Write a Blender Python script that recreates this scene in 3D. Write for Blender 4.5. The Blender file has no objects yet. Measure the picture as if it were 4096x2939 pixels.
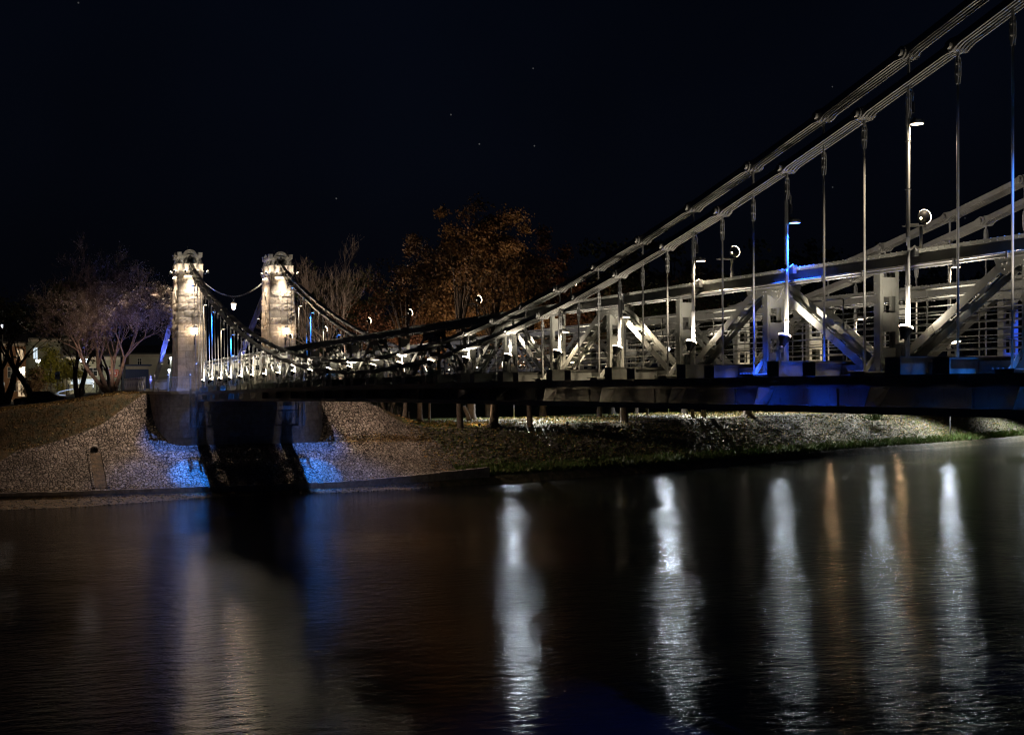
import bpy, math, random
from mathutils import Vector, Matrix
V = Vector
S = bpy.context.scene
col = S.collection
R = math.radians

# ------------------------------------------------------------------ camera
cam = bpy.data.objects.new("camera", bpy.data.cameras.new("camera"))
col.objects.link(cam)
S.camera = cam
CAM = V((-16.15, 14.72, 7.0))
YAW, PITCH, ROLL = -0.3291, -0.0292, -0.0112
fw = V((math.cos(PITCH) * math.cos(YAW), math.cos(PITCH) * math.sin(YAW), math.sin(PITCH)))
rt = V((math.sin(YAW), -math.cos(YAW), 0))
up = rt.cross(fw)
rr = rt * math.cos(ROLL) + up * math.sin(ROLL)
uu = -rt * math.sin(ROLL) + up * math.cos(ROLL)
mw = Matrix((rr, uu, -fw)).transposed().to_4x4()
mw.translation = CAM
cam.matrix_world = mw
cam.data.sensor_width = 36
cam.data.lens = 46.67
cam.data.shift_x = 0.0747
cam.data.shift_y = 0.0608
cam.data.clip_start = 0.1
cam.data.clip_end = 3000

# ------------------------------------------------------------------ night sky
W = bpy.data.worlds.new("World")
S.world = W
W.use_nodes = True
nt = W.node_tree
bg = nt.nodes["Background"]
tc = nt.nodes.new("ShaderNodeTexCoord")
sx = nt.nodes.new("ShaderNodeSeparateXYZ")
nt.links.new(tc.outputs["Generated"], sx.inputs[0])
rp = nt.nodes.new("ShaderNodeValToRGB")
nt.links.new(sx.outputs["Z"], rp.inputs[0])
rp.color_ramp.elements[0].position = 0.0
rp.color_ramp.elements[0].color = (0.00020, 0.00023, 0.0004, 1)
rp.color_ramp.elements[1].position = 0.32
rp.color_ramp.elements[1].color = (0.00022, 0.00040, 0.00098, 1)
vo = nt.nodes.new("ShaderNodeTexVoronoi")
vo.inputs["Scale"].default_value = 42
vo.voronoi_dimensions = '2D'
dy_ = nt.nodes.new("ShaderNodeMath"); dy_.operation = 'DIVIDE'; nt.links.new(sx.outputs["Y"], dy_.inputs[0]); nt.links.new(sx.outputs["X"], dy_.inputs[1])
dz_ = nt.nodes.new("ShaderNodeMath"); dz_.operation = 'DIVIDE'; nt.links.new(sx.outputs["Z"], dz_.inputs[0]); nt.links.new(sx.outputs["X"], dz_.inputs[1])
cxy = nt.nodes.new("ShaderNodeCombineXYZ"); nt.links.new(dy_.outputs[0], cxy.inputs[0]); nt.links.new(dz_.outputs[0], cxy.inputs[1])
nt.links.new(cxy.outputs[0], vo.inputs["Vector"])
lt = nt.nodes.new("ShaderNodeMath"); lt.operation = 'LESS_THAN'
lt.inputs[1].default_value = 0.026
nt.links.new(vo.outputs["Distance"], lt.inputs[0])
sc_ = nt.nodes.new("ShaderNodeSeparateColor")
nt.links.new(vo.outputs["Color"], sc_.inputs[0])
gt = nt.nodes.new("ShaderNodeMath"); gt.operation = 'GREATER_THAN'
gt.inputs[1].default_value = 0.965
nt.links.new(sc_.outputs[0], gt.inputs[0])
mu = nt.nodes.new("ShaderNodeMath"); mu.operation = 'MULTIPLY'
nt.links.new(lt.outputs[0], mu.inputs[0]); nt.links.new(gt.outputs[0], mu.inputs[1])
mu2 = nt.nodes.new("ShaderNodeMath"); mu2.operation = 'MULTIPLY'
mu2.inputs[1].default_value = 0.010
nt.links.new(mu.outputs[0], mu2.inputs[0])
ad = nt.nodes.new("ShaderNodeMix"); ad.data_type = 'RGBA'; ad.blend_type = 'ADD'
ad.inputs[0].default_value = 1.0
nt.links.new(rp.outputs[0], ad.inputs[6]); nt.links.new(mu2.outputs[0], ad.inputs[7])
cn_ = nt.nodes.new("ShaderNodeTexNoise"); cn_.inputs["Scale"].default_value = 2.6; cn_.inputs["Detail"].default_value = 3
nt.links.new(tc.outputs["Generated"], cn_.inputs["Vector"])
cm_ = nt.nodes.new("ShaderNodeMapRange"); cm_.inputs[1].default_value = .35; cm_.inputs[2].default_value = .7; cm_.inputs[3].default_value = .62; cm_.inputs[4].default_value = 1.33
nt.links.new(cn_.outputs["Fac"], cm_.inputs[0]); nt.links.new(cm_.outputs[0], bg.inputs[1])
nt.links.new(ad.outputs[2], bg.inputs[0])

S.view_settings.view_transform = 'Standard'
S.view_settings.look = 'None'
S.view_settings.exposure = 2.3
S.view_settings.gamma = 1.0
S.render.engine = 'CYCLES'
S.cycles.use_denoising = True
S.cycles.filter_width = 1.25
S.cycles.max_bounces = 5
S.cycles.diffuse_bounces = 2
S.cycles.glossy_bounces = 3
S.cycles.sample_clamp_indirect = 2.0
S.cycles.sample_clamp_direct = 30.0
S.cycles.use_light_tree = True
S.cycles.caustics_reflective = False
S.cycles.caustics_refractive = False

# ------------------------------------------------------------------ helpers
class MB:
    def __init__(s):
        s.v = []; s.f = []; s.m = []; s.sm = []
    def add(s, vs, fs, mi=0, smooth=False):
        o = len(s.v)
        s.v += [tuple(p) for p in vs]
        for f in fs:
            s.f.append(tuple(i + o for i in f)); s.m.append(mi); s.sm.append(smooth)
    def box(s, x0, x1, y0, y1, z0, z1, mi=0):
        vs = [(x0, y0, z0), (x1, y0, z0), (x1, y1, z0), (x0, y1, z0), (x0, y0, z1), (x1, y0, z1), (x1, y1, z1), (x0, y1, z1)]
        s.add(vs, BF, mi)
    def bar(s, a, b, w, h, side=None, mi=0):
        a = V(a); b = V(b); d = (b - a).normalized()
        side = V(side) if side else (V((0, 0, 1)) if abs(d.z) < .95 else V((1, 0, 0))).cross(d)
        u = (side - d * side.dot(d)).normalized(); w2 = d.cross(u)
        vs = []
        for p in (a, b):
            for su, sv in ((-1, -1), (1, -1), (1, 1), (-1, 1)):
                vs.append(p + u * (su * w / 2) + w2 * (sv * h / 2))
        s.add(vs, BF, mi)
    def tube(s, pts, r, n=6, mi=0, caps=True):
        pts = [V(p) for p in pts]
        rs = r if isinstance(r, (list, tuple)) else [r] * len(pts)
        vs = []; fs = []
        d0 = (pts[1] - pts[0]).normalized()
        ref = V((0, 0, 1)) if abs(d0.z) < .9 else V((1, 0, 0))
        for i, p in enumerate(pts):
            d = (pts[min(i + 1, len(pts) - 1)] - pts[max(i - 1, 0)]).normalized()
            if abs(d.dot(ref)) > .97: ref = V((0, 1, 0)) if abs(d.y) < .9 else V((1, 0, 0))
            u = (ref - d * ref.dot(d)).normalized(); w = d.cross(u); ref = u
            for k in range(n):
                a = 2 * math.pi * k / n
                vs.append(p + (u * math.cos(a) + w * math.sin(a)) * rs[i])
        for i in range(len(pts) - 1):
            for k in range(n):
                fs.append((i * n + k, i * n + (k + 1) % n, (i + 1) * n + (k + 1) % n, (i + 1) * n + k))
        s.add(vs, fs, mi, n > 5)
        if caps:
            o = len(s.v) - len(vs)
            s.f.append(tuple(o + k for k in range(n - 1, -1, -1))); s.m.append(mi); s.sm.append(False)
            s.f.append(tuple(o + (len(pts) - 1) * n + k for k in range(n))); s.m.append(mi); s.sm.append(False)
    def cyl(s, c, ax, r, h, n=12, r2=None, mi=0):
        c = V(c); ax = V(ax).normalized()
        s.tube([c - ax * (h / 2), c + ax * (h / 2)], [r, r if r2 is None else r2], n, mi)
    def prism(s, poly, ext, mi=0):
        """poly: list of 3D points, ext: extrusion vector"""
        n = len(poly); e = V(ext)
        vs = [V(p) for p in poly] + [V(p) + e for p in poly]
        fs = [tuple(range(n - 1, -1, -1)), tuple(range(n, 2 * n))] + [(i, (i + 1) % n, n + (i + 1) % n, n + i) for i in range(n)]
        s.add(vs, fs, mi)
    def lathe(s, c, prof, n=16, ax=(0, 0, 1), mi=0):
        c = V(c); ax = V(ax).normalized()
        u = ax.orthogonal().normalized(); w = ax.cross(u)
        vs = []; fs = []
        for r, h in prof:
            for k in range(n):
                a = 2 * math.pi * k / n
                vs.append(c + ax * h + (u * math.cos(a) + w * math.sin(a)) * max(r, 1e-4))
        for i in range(len(prof) - 1):
            for k in range(n):
                fs.append((i * n + k, i * n + (k + 1) % n, (i + 1) * n + (k + 1) % n, (i + 1) * n + k))
        s.add(vs, fs, mi, True)
    def build(s, name, mats, parent=None, loc=None):
        me = bpy.data.meshes.new(name)
        me.from_pydata(s.v, [], s.f)
        for m in (mats if isinstance(mats, (list, tuple)) else [mats]): me.materials.append(m)
        me.polygons.foreach_set("material_index", s.m)
        me.polygons.foreach_set("use_smooth", s.sm)
        me.update()
        o = bpy.data.objects.new(name, me); col.objects.link(o)
        if parent: o.parent = parent
        if loc: o.location = loc
        return o
BF = [(0, 3, 2, 1), (4, 5, 6, 7), (0, 1, 5, 4), (1, 2, 6, 5), (2, 3, 7, 6), (3, 0, 4, 7)]

def tag(o, label=None, cat=None, group=None, kind=None):
    if label: o["label"] = label
    if cat: o["category"] = cat
    if group: o["group"] = group
    if kind: o["kind"] = kind
    return o
def empty(name, loc, label, cat, group=None, rz=0):
    o = bpy.data.objects.new(name, None); col.objects.link(o)
    o.location = loc; o.rotation_euler = (0, 0, rz); o.empty_display_size = .3
    return tag(o, label, cat, group)
def dup(o, parent=None):
    c = o.copy(); col.objects.link(c); c.parent = parent
    for ch in list(o.children): dup(ch, c)
    return c
def light(kind, name, loc, d, energy, color, parent, size=.1, angle=120, blend=.6, size2=None, spread=None):
    L = bpy.data.lights.new(name, kind); L.energy = energy; L.color = color
    if kind == 'AREA':
        L.shape = 'RECTANGLE' if size2 else 'DISK'; L.size = size
        if size2: L.size_y = size2
        if spread: L.spread = R(spread)
    else:
        L.shadow_soft_size = size
    if kind == 'SPOT':
        L.spot_size = R(angle); L.spot_blend = blend
    o = bpy.data.objects.new(name, L); col.objects.link(o)
    o.parent = parent; o.location = loc
    if d is not None: o.rotation_euler = V(d).to_track_quat('-Z', 'Y').to_euler()
    return o
ORD = ("first second third fourth fifth sixth seventh eighth ninth tenth eleventh twelfth thirteenth fourteenth fifteenth "
       "sixteenth seventeenth eighteenth nineteenth twentieth twenty-first twenty-second twenty-third twenty-fourth").split()

# ------------------------------------------------------------------ materials
def mat(name, base, rough=.6, metal=0.0, spec=.5):
    m = bpy.data.materials.new(name); m.use_nodes = True
    b = m.node_tree.nodes["Principled BSDF"]
    b.inputs["Base Color"].default_value = (*base, 1); b.inputs["Roughness"].default_value = rough
    b.inputs["Metallic"].default_value = metal; b.inputs["Specular IOR Level"].default_value = spec
    return m
def ramp(m, src, stops):
    r = N(m, "ValToRGB"); L(m, src, r.inputs[0]); cr = r.color_ramp
    while len(cr.elements) < len(stops): cr.elements.new(.5)
    for e, (p, c) in zip(cr.elements, stops): e.position = p; e.color = (*c, 1)
    return r.outputs[0]
def coord(m, scale=(1, 1, 1), obj=True):
    if obj:
        t = N(m, "TexCoord"); out = t.outputs["Object"]
    else:
        t = N(m, "NewGeometry"); out = t.outputs["Position"]
    mp = N(m, "Mapping"); mp.inputs["Scale"].default_value = scale
    L(m, out, mp.inputs[0]); return mp.outputs[0]
def noise(m, vec, scale, detail=4, rough=.55):
    n = N(m, "TexNoise"); n.inputs["Scale"].default_value = scale; n.inputs["Detail"].default_value = detail
    n.inputs["Roughness"].default_value = rough; L(m, vec, n.inputs["Vector"]); return n.outputs["Fac"]
def bump(m, h, strength, dist, prev=None):
    b = N(m, "Bump"); b.inputs["Strength"].default_value = strength; b.inputs["Distance"].default_value = dist
    L(m, h, b.inputs["Height"])
    if prev: L(m, prev, b.inputs["Normal"])
    return b.outputs[0]
def noisy(name, c0, c1, scale, rough=.7, bs=.3, bd=.02, metal=0, lo=.35, hi=.65, spec=.5, bscale=None):
    m = mat(name, c0, rough, metal, spec); v = coord(m, obj=False)
    n = noise(m, v, scale); L(m, ramp(m, n, [(lo, c0), (hi, c1)]), BS(m).inputs["Base Color"])
    if bs: L(m, bump(m, noise(m, v, bscale or scale * 3), bs, bd), BS(m).inputs["Normal"])
    return m
def N(m, t): return m.node_tree.nodes.new("ShaderNode" + t)
def L(m, a, b): m.node_tree.links.new(a, b)
def BS(m): return m.node_tree.nodes["Principled BSDF"]
def emit(name, c, s):
    m = mat(name, (0, 0, 0)); b = BS(m)
    b.inputs["Emission Color"].default_value = (*c, 1); b.inputs["Emission Strength"].default_value = s
    m.cycles.emission_sampling = 'NONE'
    return m

M = {}
M['paint'] = noisy('grey_bridge_paint', (.30, .31, .285), (.36, .365, .335), 2.2, .38, .12, .004, lo=.3, hi=.7, bscale=25)
M['chain'] = noisy('dark_chain_paint', (.27, .27, .26), (.33, .33, .31), 2.5, .36, .1, .003, lo=.3, hi=.7, bscale=30)
def weather(m, amt, rust=(.13, .085, .055)):
    b = BS(m); src = b.inputs["Base Color"].links[0].from_socket; v = coord(m, (1, 1, .45), obj=False)
    f = ramp(m, noise(m, v, 5.5, 8, .7), [(.54, (0, 0, 0)), (.72, (amt, amt, amt))]); g2 = ramp(m, noise(m, v, 1.1, 3), [(.3, (.72, .72, .72)), (.7, (1.05, 1.05, 1.05))])
    x = N(m, "Mix"); x.data_type = 'RGBA'; L(m, f, x.inputs[0]); L(m, src, x.inputs[6]); x.inputs[7].default_value = (*rust, 1)
    y = N(m, "Mix"); y.data_type = 'RGBA'; y.blend_type = 'MULTIPLY'; y.inputs[0].default_value = 1; L(m, x.outputs[2], y.inputs[6]); L(m, g2, y.inputs[7])
    L(m, y.outputs[2], b.inputs["Base Color"])
M['rod'] = noisy('hanger_rod_paint', (.30, .31, .31), (.36, .36, .36), 3, .32, 0)
M['galv'] = noisy('galvanised_conduit', (.26, .265, .27), (.34, .34, .34), 6, .28, 0, metal=.6)
M['girder'] = noisy('girder_paint', (.28, .275, .26), (.36, .35, .33), 1.3, .4, .15, .004, lo=.3, hi=.7, bscale=18)
weather(M['paint'], .5); weather(M['chain'], .5); weather(M['girder'], .7)
M['planks'] = noisy('deck_planks', (.08, .065, .05), (.13, .11, .085), 3, .75, .3, .01)
M['black'] = noisy('black_housing', (.025, .026, .028), (.04, .04, .042), 8, .45, 0)
M['castiron'] = noisy('painted_cast_iron', (.36, .36, .34), (.44, .43, .40), 3, .5, .15, .004)
M['roof'] = noisy('dark_roof_sheet', (.02, .02, .022), (.035, .033, .032), 4, .6, 0)
M['iron'] = noisy('dark_iron', (.05, .05, .052), (.09, .09, .09), 5, .45, 0)
M['bark'] = noisy('tree_bark', (.07, .055, .042), (.14, .11, .085), 5, .9, .8, .03, bscale=14)
M['barkdark'] = noisy('dark_bark', (.02, .017, .014), (.045, .036, .028), 4, .9, .8, .03)
M['twig'] = noisy('twig_bark', (.09, .07, .055), (.15, .115, .09), 3, .85, 0)
M['warm'] = emit('warm_lens', (1, .78, .5), 5)
M['white'] = emit('white_lens', (1, .80, .55), 6)
M['blue'] = emit('blue_lens', (.06, .22, 1), 6)
def glow(name, c, st):
    m = emit(name, c, st); e = N(m, "Emission"); e.inputs[0].default_value = (*c, 1); e.inputs[1].default_value = st
    tr = N(m, "BsdfTransparent"); a = N(m, "AddShader"); L(m, e.outputs[0], a.inputs[0]); L(m, tr.outputs[0], a.inputs[1])
    L(m, a.outputs[0], m.node_tree.nodes["Material Output"].inputs[0]); return m
M['lantern'] = glow('lantern_glass', (1, .80, .55), 4)
M['coolglobe'] = glow('cool_globe', (.8, .88, 1), 1.2)
M['warmglobe'] = glow('warm_globe', (1, .6, .3), 3)
M['strip'] = emit('light_strip', (1, .82, .58), 5)
M['string'] = emit('string_light', (.55, .7, 1), .28)
M['cool'] = emit('cool_lamp', (.75, .85, 1), 1.4)

def stone_mat(name, cols, rough=.85, bs=.7, bd=.03):
    m = mat(name, cols[0], rough, 0, .3); v = coord(m, obj=False)
    g = N(m, "NewGeometry")
    blk = ramp(m, g.outputs["Random Per Island"], [(i / (len(cols) - 1), c) for i, c in enumerate(cols)])
    n = noise(m, v, 3.2, 6)
    mx = N(m, "Mix"); mx.data_type = 'RGBA'; mx.blend_type = 'MULTIPLY'; mx.inputs[0].default_value = .75
    L(m, blk, mx.inputs[6]); L(m, ramp(m, n, [(.3, (.55, .52, .5)), (.65, (1.1, 1.08, 1.05))]), mx.inputs[7])
    L(m, mx.outputs[2], BS(m).inputs["Base Color"])
    b1 = bump(m, noise(m, v, 9, 8, .65), bs, bd)
    L(m, b1, BS(m).inputs["Normal"]); return m
M['ashlar'] = stone_mat('tower_ashlar', [(.42, .37, .32), (.56, .50, .43), (.38, .35, .31), (.60, .52, .43), (.48, .43, .38)])
M['abut'] = stone_mat('abutment_ashlar', [(.30, .28, .27), (.40, .37, .35), (.34, .31, .29), (.44, .41, .39)])
M['mortar'] = noisy('mortar', (.16, .145, .125), (.22, .2, .17), 6, .9, .4, .01)
M['trim'] = noisy('stone_trim', (.38, .34, .29), (.46, .41, .35), 4, .8, .4, .01)

def cobble_mat():
    m = mat('cobbles', (.2, .18, .16), .8, 0, .35); g = N(m, "NewGeometry")
    wr = noise(m, g.outputs["Position"], 2.2, 2)
    wv = N(m, "VectorMath"); wv.operation = 'MULTIPLY_ADD'
    cx = N(m, "CombineXYZ"); L(m, wr, cx.inputs[0]); L(m, wr, cx.inputs[1])
    L(m, cx.outputs[0], wv.inputs[0]); wv.inputs[1].default_value = (.35, -.3, 0); L(m, g.outputs["Position"], wv.inputs[2])
    mp = N(m, "Mapping"); mp.inputs["Scale"].default_value = (1.0, 1.0, .55); L(m, wv.outputs[0], mp.inputs[0])
    v1 = N(m, "TexVoronoi"); v1.feature = 'F1'; v1.inputs["Scale"].default_value = 4.3; L(m, mp.outputs[0], v1.inputs["Vector"])
    v2 = N(m, "TexVoronoi"); v2.feature = 'DISTANCE_TO_EDGE'; v2.inputs["Scale"].default_value = 4.3; L(m, mp.outputs[0], v2.inputs["Vector"])
    sc = N(m, "SeparateColor"); L(m, v1.outputs["Color"], sc.inputs[0])
    base = ramp(m, sc.outputs[0], [(0, (.15, .12, .10)), (.3, (.26, .22, .19)), (.6, (.33, .28, .24)), (.85, (.21, .17, .15)), (1, (.42, .37, .33))])
    joint = ramp(m, v2.outputs["Distance"], [(.015, (.03, .025, .02)), (.13, (1, 1, 1))])
    mx = N(m, "Mix"); mx.data_type = 'RGBA'; mx.blend_type = 'MULTIPLY'; mx.inputs[0].default_value = 1
    big = ramp(m, noise(m, g.outputs["Position"], .38, 4, .6), [(.32, (.55, .52, .48)), (.6, (1.12, 1.1, 1.08))])
    m0 = N(m, "Mix"); m0.data_type = 'RGBA'; m0.blend_type = 'MULTIPLY'; m0.inputs[0].default_value = 1; L(m, base, m0.inputs[6]); L(m, big, m0.inputs[7])
    L(m, m0.outputs[2], mx.inputs[6]); L(m, joint, mx.inputs[7])
    lv = noise(m, coord(m, obj=False), .45, 5)
    ms = N(m, "Mix"); ms.data_type = 'RGBA'; L(m, ramp(m, lv, [(.62, (0, 0, 0)), (.72, (.55, .55, .55))]), ms.inputs[0])
    L(m, mx.outputs[2], ms.inputs[6]); ms.inputs[7].default_value = (.12, .085, .05, 1)
    L(m, ms.outputs[2], BS(m).inputs["Base Color"])
    h = ramp(m, v2.outputs["Distance"], [(0, (0, 0, 0)), (.12, (.75, .75, .75)), (.4, (1, 1, 1))])
    b = bump(m, h, 1.0, .08); b = bump(m, noise(m, g.outputs["Position"], 14), .35, .02, b)
    L(m, b, BS(m).inputs["Normal"]); return m
M['cobble'] = cobble_mat()
M['grassleaf'] = noisy('leafy_grass', (.03, .033, .012), (.10, .06, .02), 1.7, .9, .9, .06, bscale=6)
M['rubble'] = noisy('rubble_bank', (.045, .05, .02), (.13, .105, .06), 1.9, .85, 1.0, .12, bscale=3.5)
M['park'] = noisy('park_grass', (.055, .085, .022), (.10, .11, .03), 1.2, .9, .9, .05, bscale=7)
M['shore'] = noisy('leaf_litter_shore', (.06, .045, .03), (.17, .11, .06), 2.6, .85, .9, .06, bscale=7)
M['street'] = noisy('street_asphalt', (.04, .04, .042), (.06, .058, .056), 2, .8, .2, .01)
M['path'] = noisy('park_path', (.13, .125, .12), (.17, .165, .155), 2, .8, .3, .01)
M['stones'] = stone_mat('bank_stones', [(.10, .09, .075), (.17, .15, .13), (.27, .25, .22), (.13, .12, .09), (.07, .065, .055)])

def leafmat(name, cols, rough=.55, trans=.25):
    m = mat(name, cols[0], rough, 0, .35); g = N(m, "NewGeometry")
    L(m, ramp(m, g.outputs["Random Per Island"], [(i / (len(cols) - 1), c) for i, c in enumerate(cols)]), BS(m).inputs["Base Color"])
    return m
M['orange'] = leafmat('orange_autumn_leaves', [(.20, .108, .05), (.26, .155, .065), (.15, .085, .045), (.29, .185, .08), (.18, .095, .055)])
M['brownleaf'] = leafmat('brown_autumn_leaves', [(.13, .06, .035), (.18, .08, .045), (.10, .05, .04), (.2, .1, .06)])
M['yellowgreen'] = leafmat('yellow_green_leaves', [(.16, .15, .02), (.24, .20, .02), (.12, .13, .02), (.28, .21, .03)])
M['darkleaf'] = leafmat('dark_green_leaves', [(.03, .045, .015), (.05, .06, .02), (.04, .035, .018), (.06, .055, .02)])
M['paleleaf'] = leafmat('pale_dry_leaves', [(.28, .25, .22), (.34, .31, .28), (.22, .19, .17)])
M['litter'] = leafmat('yellow_leaf_litter', [(.40, .26, .04), (.30, .14, .03), (.46, .36, .10), (.22, .10, .03), (.35, .30, .18)])
M['blade'] = leafmat('grass_blades', [(.07, .15, .025), (.11, .19, .035), (.06, .11, .02), (.16, .18, .05), (.12, .11, .04)])
M['drygrass'] = leafmat('dry_grass_blades', [(.10, .065, .02), (.06, .05, .018), (.15, .085, .025), (.045, .045, .014)])

# ------------------------------------------------------------------ river
def water_mat():
    m = mat('river_water', (.004, .005, .006), .085, 0, .5)
    b = BS(m); b.inputs["IOR"].default_value = 1.33
    v = coord(m, (1.0, 1.0, 1), obj=False)
    mp2 = N(m, "Mapping"); mp2.inputs["Rotation"].default_value = (0, 0, .5); mp2.inputs["Scale"].default_value = (1.0, .45, 1)
    L(m, v, mp2.inputs[0])
    amp = ramp(m, noise(m, v, .055, 3), [(.36, (.25, .25, .25)), (.62, (1, 1, 1))])
    n1 = noise(m, mp2.outputs[0], 2.4, 5, .66)
    n2 = noise(m, v, .55, 2, .5)
    h = N(m, "Math"); h.operation = 'MULTIPLY'; L(m, n1, h.inputs[0]); L(m, amp, h.inputs[1])
    b1 = bump(m, h.outputs[0], 1.0, .050)
    b2 = bump(m, n2, .5, .035, b1)
    L(m, b2, b.inputs["Normal"]); return m
mb = MB(); mb.add([(-120, -420, 0), (420, -420, 0), (420, 160, 0), (-120, 160, 0)], [(0, 1, 2, 3)])
tag(mb.build('river', water_mat()), kind='structure')

# ------------------------------------------------------------------ terrain
def lerp_table(tb, x):
    if x <= tb[0][0]: return tb[0][1]
    for (a, va), (b, vb) in zip(tb, tb[1:]):
        if x <= b: return va + (vb - va) * (x - a) / (b - a)
    return tb[-1][1]
KL = [(-400, 262), (-200, 162), (-140, 131), (-106, 115.5), (-88, 106.7), (-68.8, 98.7), (-47.8, 88), (-32, 81), (-21.7, 77.3), (-14.6, 75.6), (-8, 74.7), (0, 74.6), (5, 74.3), (10, 74.3), (14, 75), (40, 79), (160, 95)]
def Xk(y): return lerp_table(KL, y)
PL = [(-4.5, -1.4), (-1.1, -.06), (-.04, .22), (0.0, .58), (5.1, 3.15), (5.6, 3.25), (9.6, 1.0), (14, 1.02), (140, 1.0), (500, 1.0)]   # 1.0 = plateau
PR = [(-4.0, -1.4), (-.6, -.08), (-.35, .3), (0, .55), (1.2, .95), (7.6, 3.8), (9.2, 4.0), (16, 4.05), (60, 4.5), (110, 8.0), (500, 12)]
ZP = [(-12, 7.2), (3.3, 7.2), (5, 7.15), (7, 6.8), (10, 6.35), (14, 6.0), (60, 5.9)]
SH = [(-11, 1.6), (-4, 1.2), (1, 1.7), (6, 4.2), (10, 6.0), (14, 6.6)]
def sstep(a, b, x):
    t = max(0, min(1, (x - a) / (b - a))); return t * t * (3 - 2 * t)
def zl(t, y):
    zp = lerp_table(ZP, y)
    if t < 0: t = t * 1.1 / lerp_table(SH, y)
    if t <= 5.6: return lerp_table(PL, t)
    if t <= 9.6: return 3.25 + (zp - .15 - 3.25) * (t - 5.6) / 4.0
    if t <= 14: return zp - .15 + .15 * (t - 9.6) / 4.4
    return zp
def zground(x, y):
    t = x - Xk(y); w = sstep(-11.0, -21.0, y) if False else 1 - sstep(-21.0, -10.5, y)
    return zl(t, y) * (1 - w) + lerp_table(PR, t) * w
rng = random.Random(4)
ys = []
y = -400.0
while y < 160:
    ys.append(y); y += 12 if y < -130 else (1.5 if y < -32 else (.5 if y < 17 else (2 if y < 40 else 15)))
ts = [-26, -16, -10, -7.5, -6.2, -5.2, -4.5, -3.4, -2.5, -1.1, -.6, -.35, -.04, 0, .6, 1.2, 2, 2.8, 3.6, 4.4, 5.1, 5.6, 6.2, 6.8, 7.6, 8.4, 9.2, 9.6, 10.5, 12, 14, 16, 19, 23, 28, 34, 42, 52, 64, 80, 110, 160, 260, 400]
mb = MB(); vs = []; fs = []; ms = []
for yy in ys:
    for t in ts:
        x = Xk(yy) + t; z = zground(x, yy)
        if 1 < t < 8.5 and yy < -18: z += rng.uniform(-.09, .09)
        elif t > 1 and t < 30: z += rng.uniform(-.03, .03)
        vs.append((x, yy, z))
nT = len(ts)
for i in range(len(ys) - 1):
    for j in range(nT - 1):
        fs.append((i * nT + j, i * nT + j + 1, (i + 1) * nT + j + 1, (i + 1) * nT + j))
        t = (ts[j] + ts[j + 1]) / 2; yy = (ys[i] + ys[i + 1]) / 2
        if yy < -17: k = 0 if t < 8.2 else 1
        elif t < 0: k = 2
        elif t < 16 and yy > -17: k = 3
        else: k = 4
        ms.append(k)
mb.v = vs; mb.f = [tuple(reversed(f)) for f in fs]; mb.m = ms; mb.sm = [True] * len(fs)
tag(mb.build('ground', [M['rubble'], M['park'], M['shore'], M['grassleaf'], M['street']]), kind='structure')

# cobbled apron round the abutment
mb = MB(); vs = []; fs = []
tt = [0.0 + .02] + [i * .25 for i in range(1, 39)]
for i in range(61):
    u = i / 60
    for t in tt:
        yl = lerp_table([(0, 17), (5.4, 12.2), (7.4, 6.6), (9.5, 3.4)], t)
        yr = lerp_table([(0, -21.6), (5.4, -19.2), (7.4, -17.6), (9.5, -15.2)], t)
        yy = yr + (yl - yr) * u; x = Xk(yy) + t
        gully = .22 * math.exp(-((yy - 7.3) / .45) ** 2) if t < 5.3 else 0
        vs.append((x, yy, zground(x, yy) + .05 - gully * .0 + (.06 if 5.0 < t < 5.4 else 0)))
n = len(tt)
for i in range(60):
    for j in range(n - 1): fs.append((i * n + j, i * n + n - 0 + j, i * n + n + j + 1, i * n + j + 1))
mb.v = vs; mb.f = fs; mb.m = [0] * len(fs); mb.sm = [True] * len(fs)
tag(mb.build('cobbled_slope', M['cobble']), kind='structure')
# kerb wall at the toe
mb = MB()
for i in range(80):
    y0 = 17 - i * .48; y1 = y0 - .47
    a = V((Xk(y0), y0, 0)); b = V((Xk(y1), y1, 0))
    zt = .62 + max(0, (-10 - y0)) * .05 + rng.uniform(-.02, .02)
    mb.prism([(a.x - .12, y0, .05), (b.x - .12, y1, .05), (b.x + .25, y1, .05), (a.x + .25, y0, .05)], (0, 0, zt))
tag(mb.build('stone_kerb', M['abut']), 'low stone kerb wall along the foot of the cobbled slope by the water', 'wall')
# drain gully
g = empty('drain_gully', (74.3, 7.3, .6), 'stone lined drain channel running down the cobbled slope from a pipe mouth', 'drain')
for s_ in (-1, 1):
    mb = MB()
    for k in range(9):
        t = .3 + k * .58; x = Xk(7.3) + t - 74.3
        mb.bar((x, s_ * .48, zground(x + 74.3, 7.3) - .6 + .05), (x + .6, s_ * .48, zground(x + 74.9, 7.3) - .6 + .05), .16, .14)
    mb.build('side_kerb', M['cobble'], g)
mb = MB(); mb.bar((.3, 0, zground(74.6, 7.3) - .6 + .06), (5.2, 0, zground(79.5, 7.3) - .6 + .06), .8, .03); mb.build('channel_bed', M['shore'], g)
mb = MB(); mb.lathe((5.25, 0, 2.68), [(.16, 0), (.24, 0), (.24, .5), (.16, .5)], 14, (-1, 0, -.2)); mb.build('pipe_mouth', M['abut'], g)
mb = MB(); mb.cyl((5.4, 0, 2.68), (1, 0, .2), .155, .3, 14); mb.build('pipe_hole', M['roof'], g)
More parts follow.
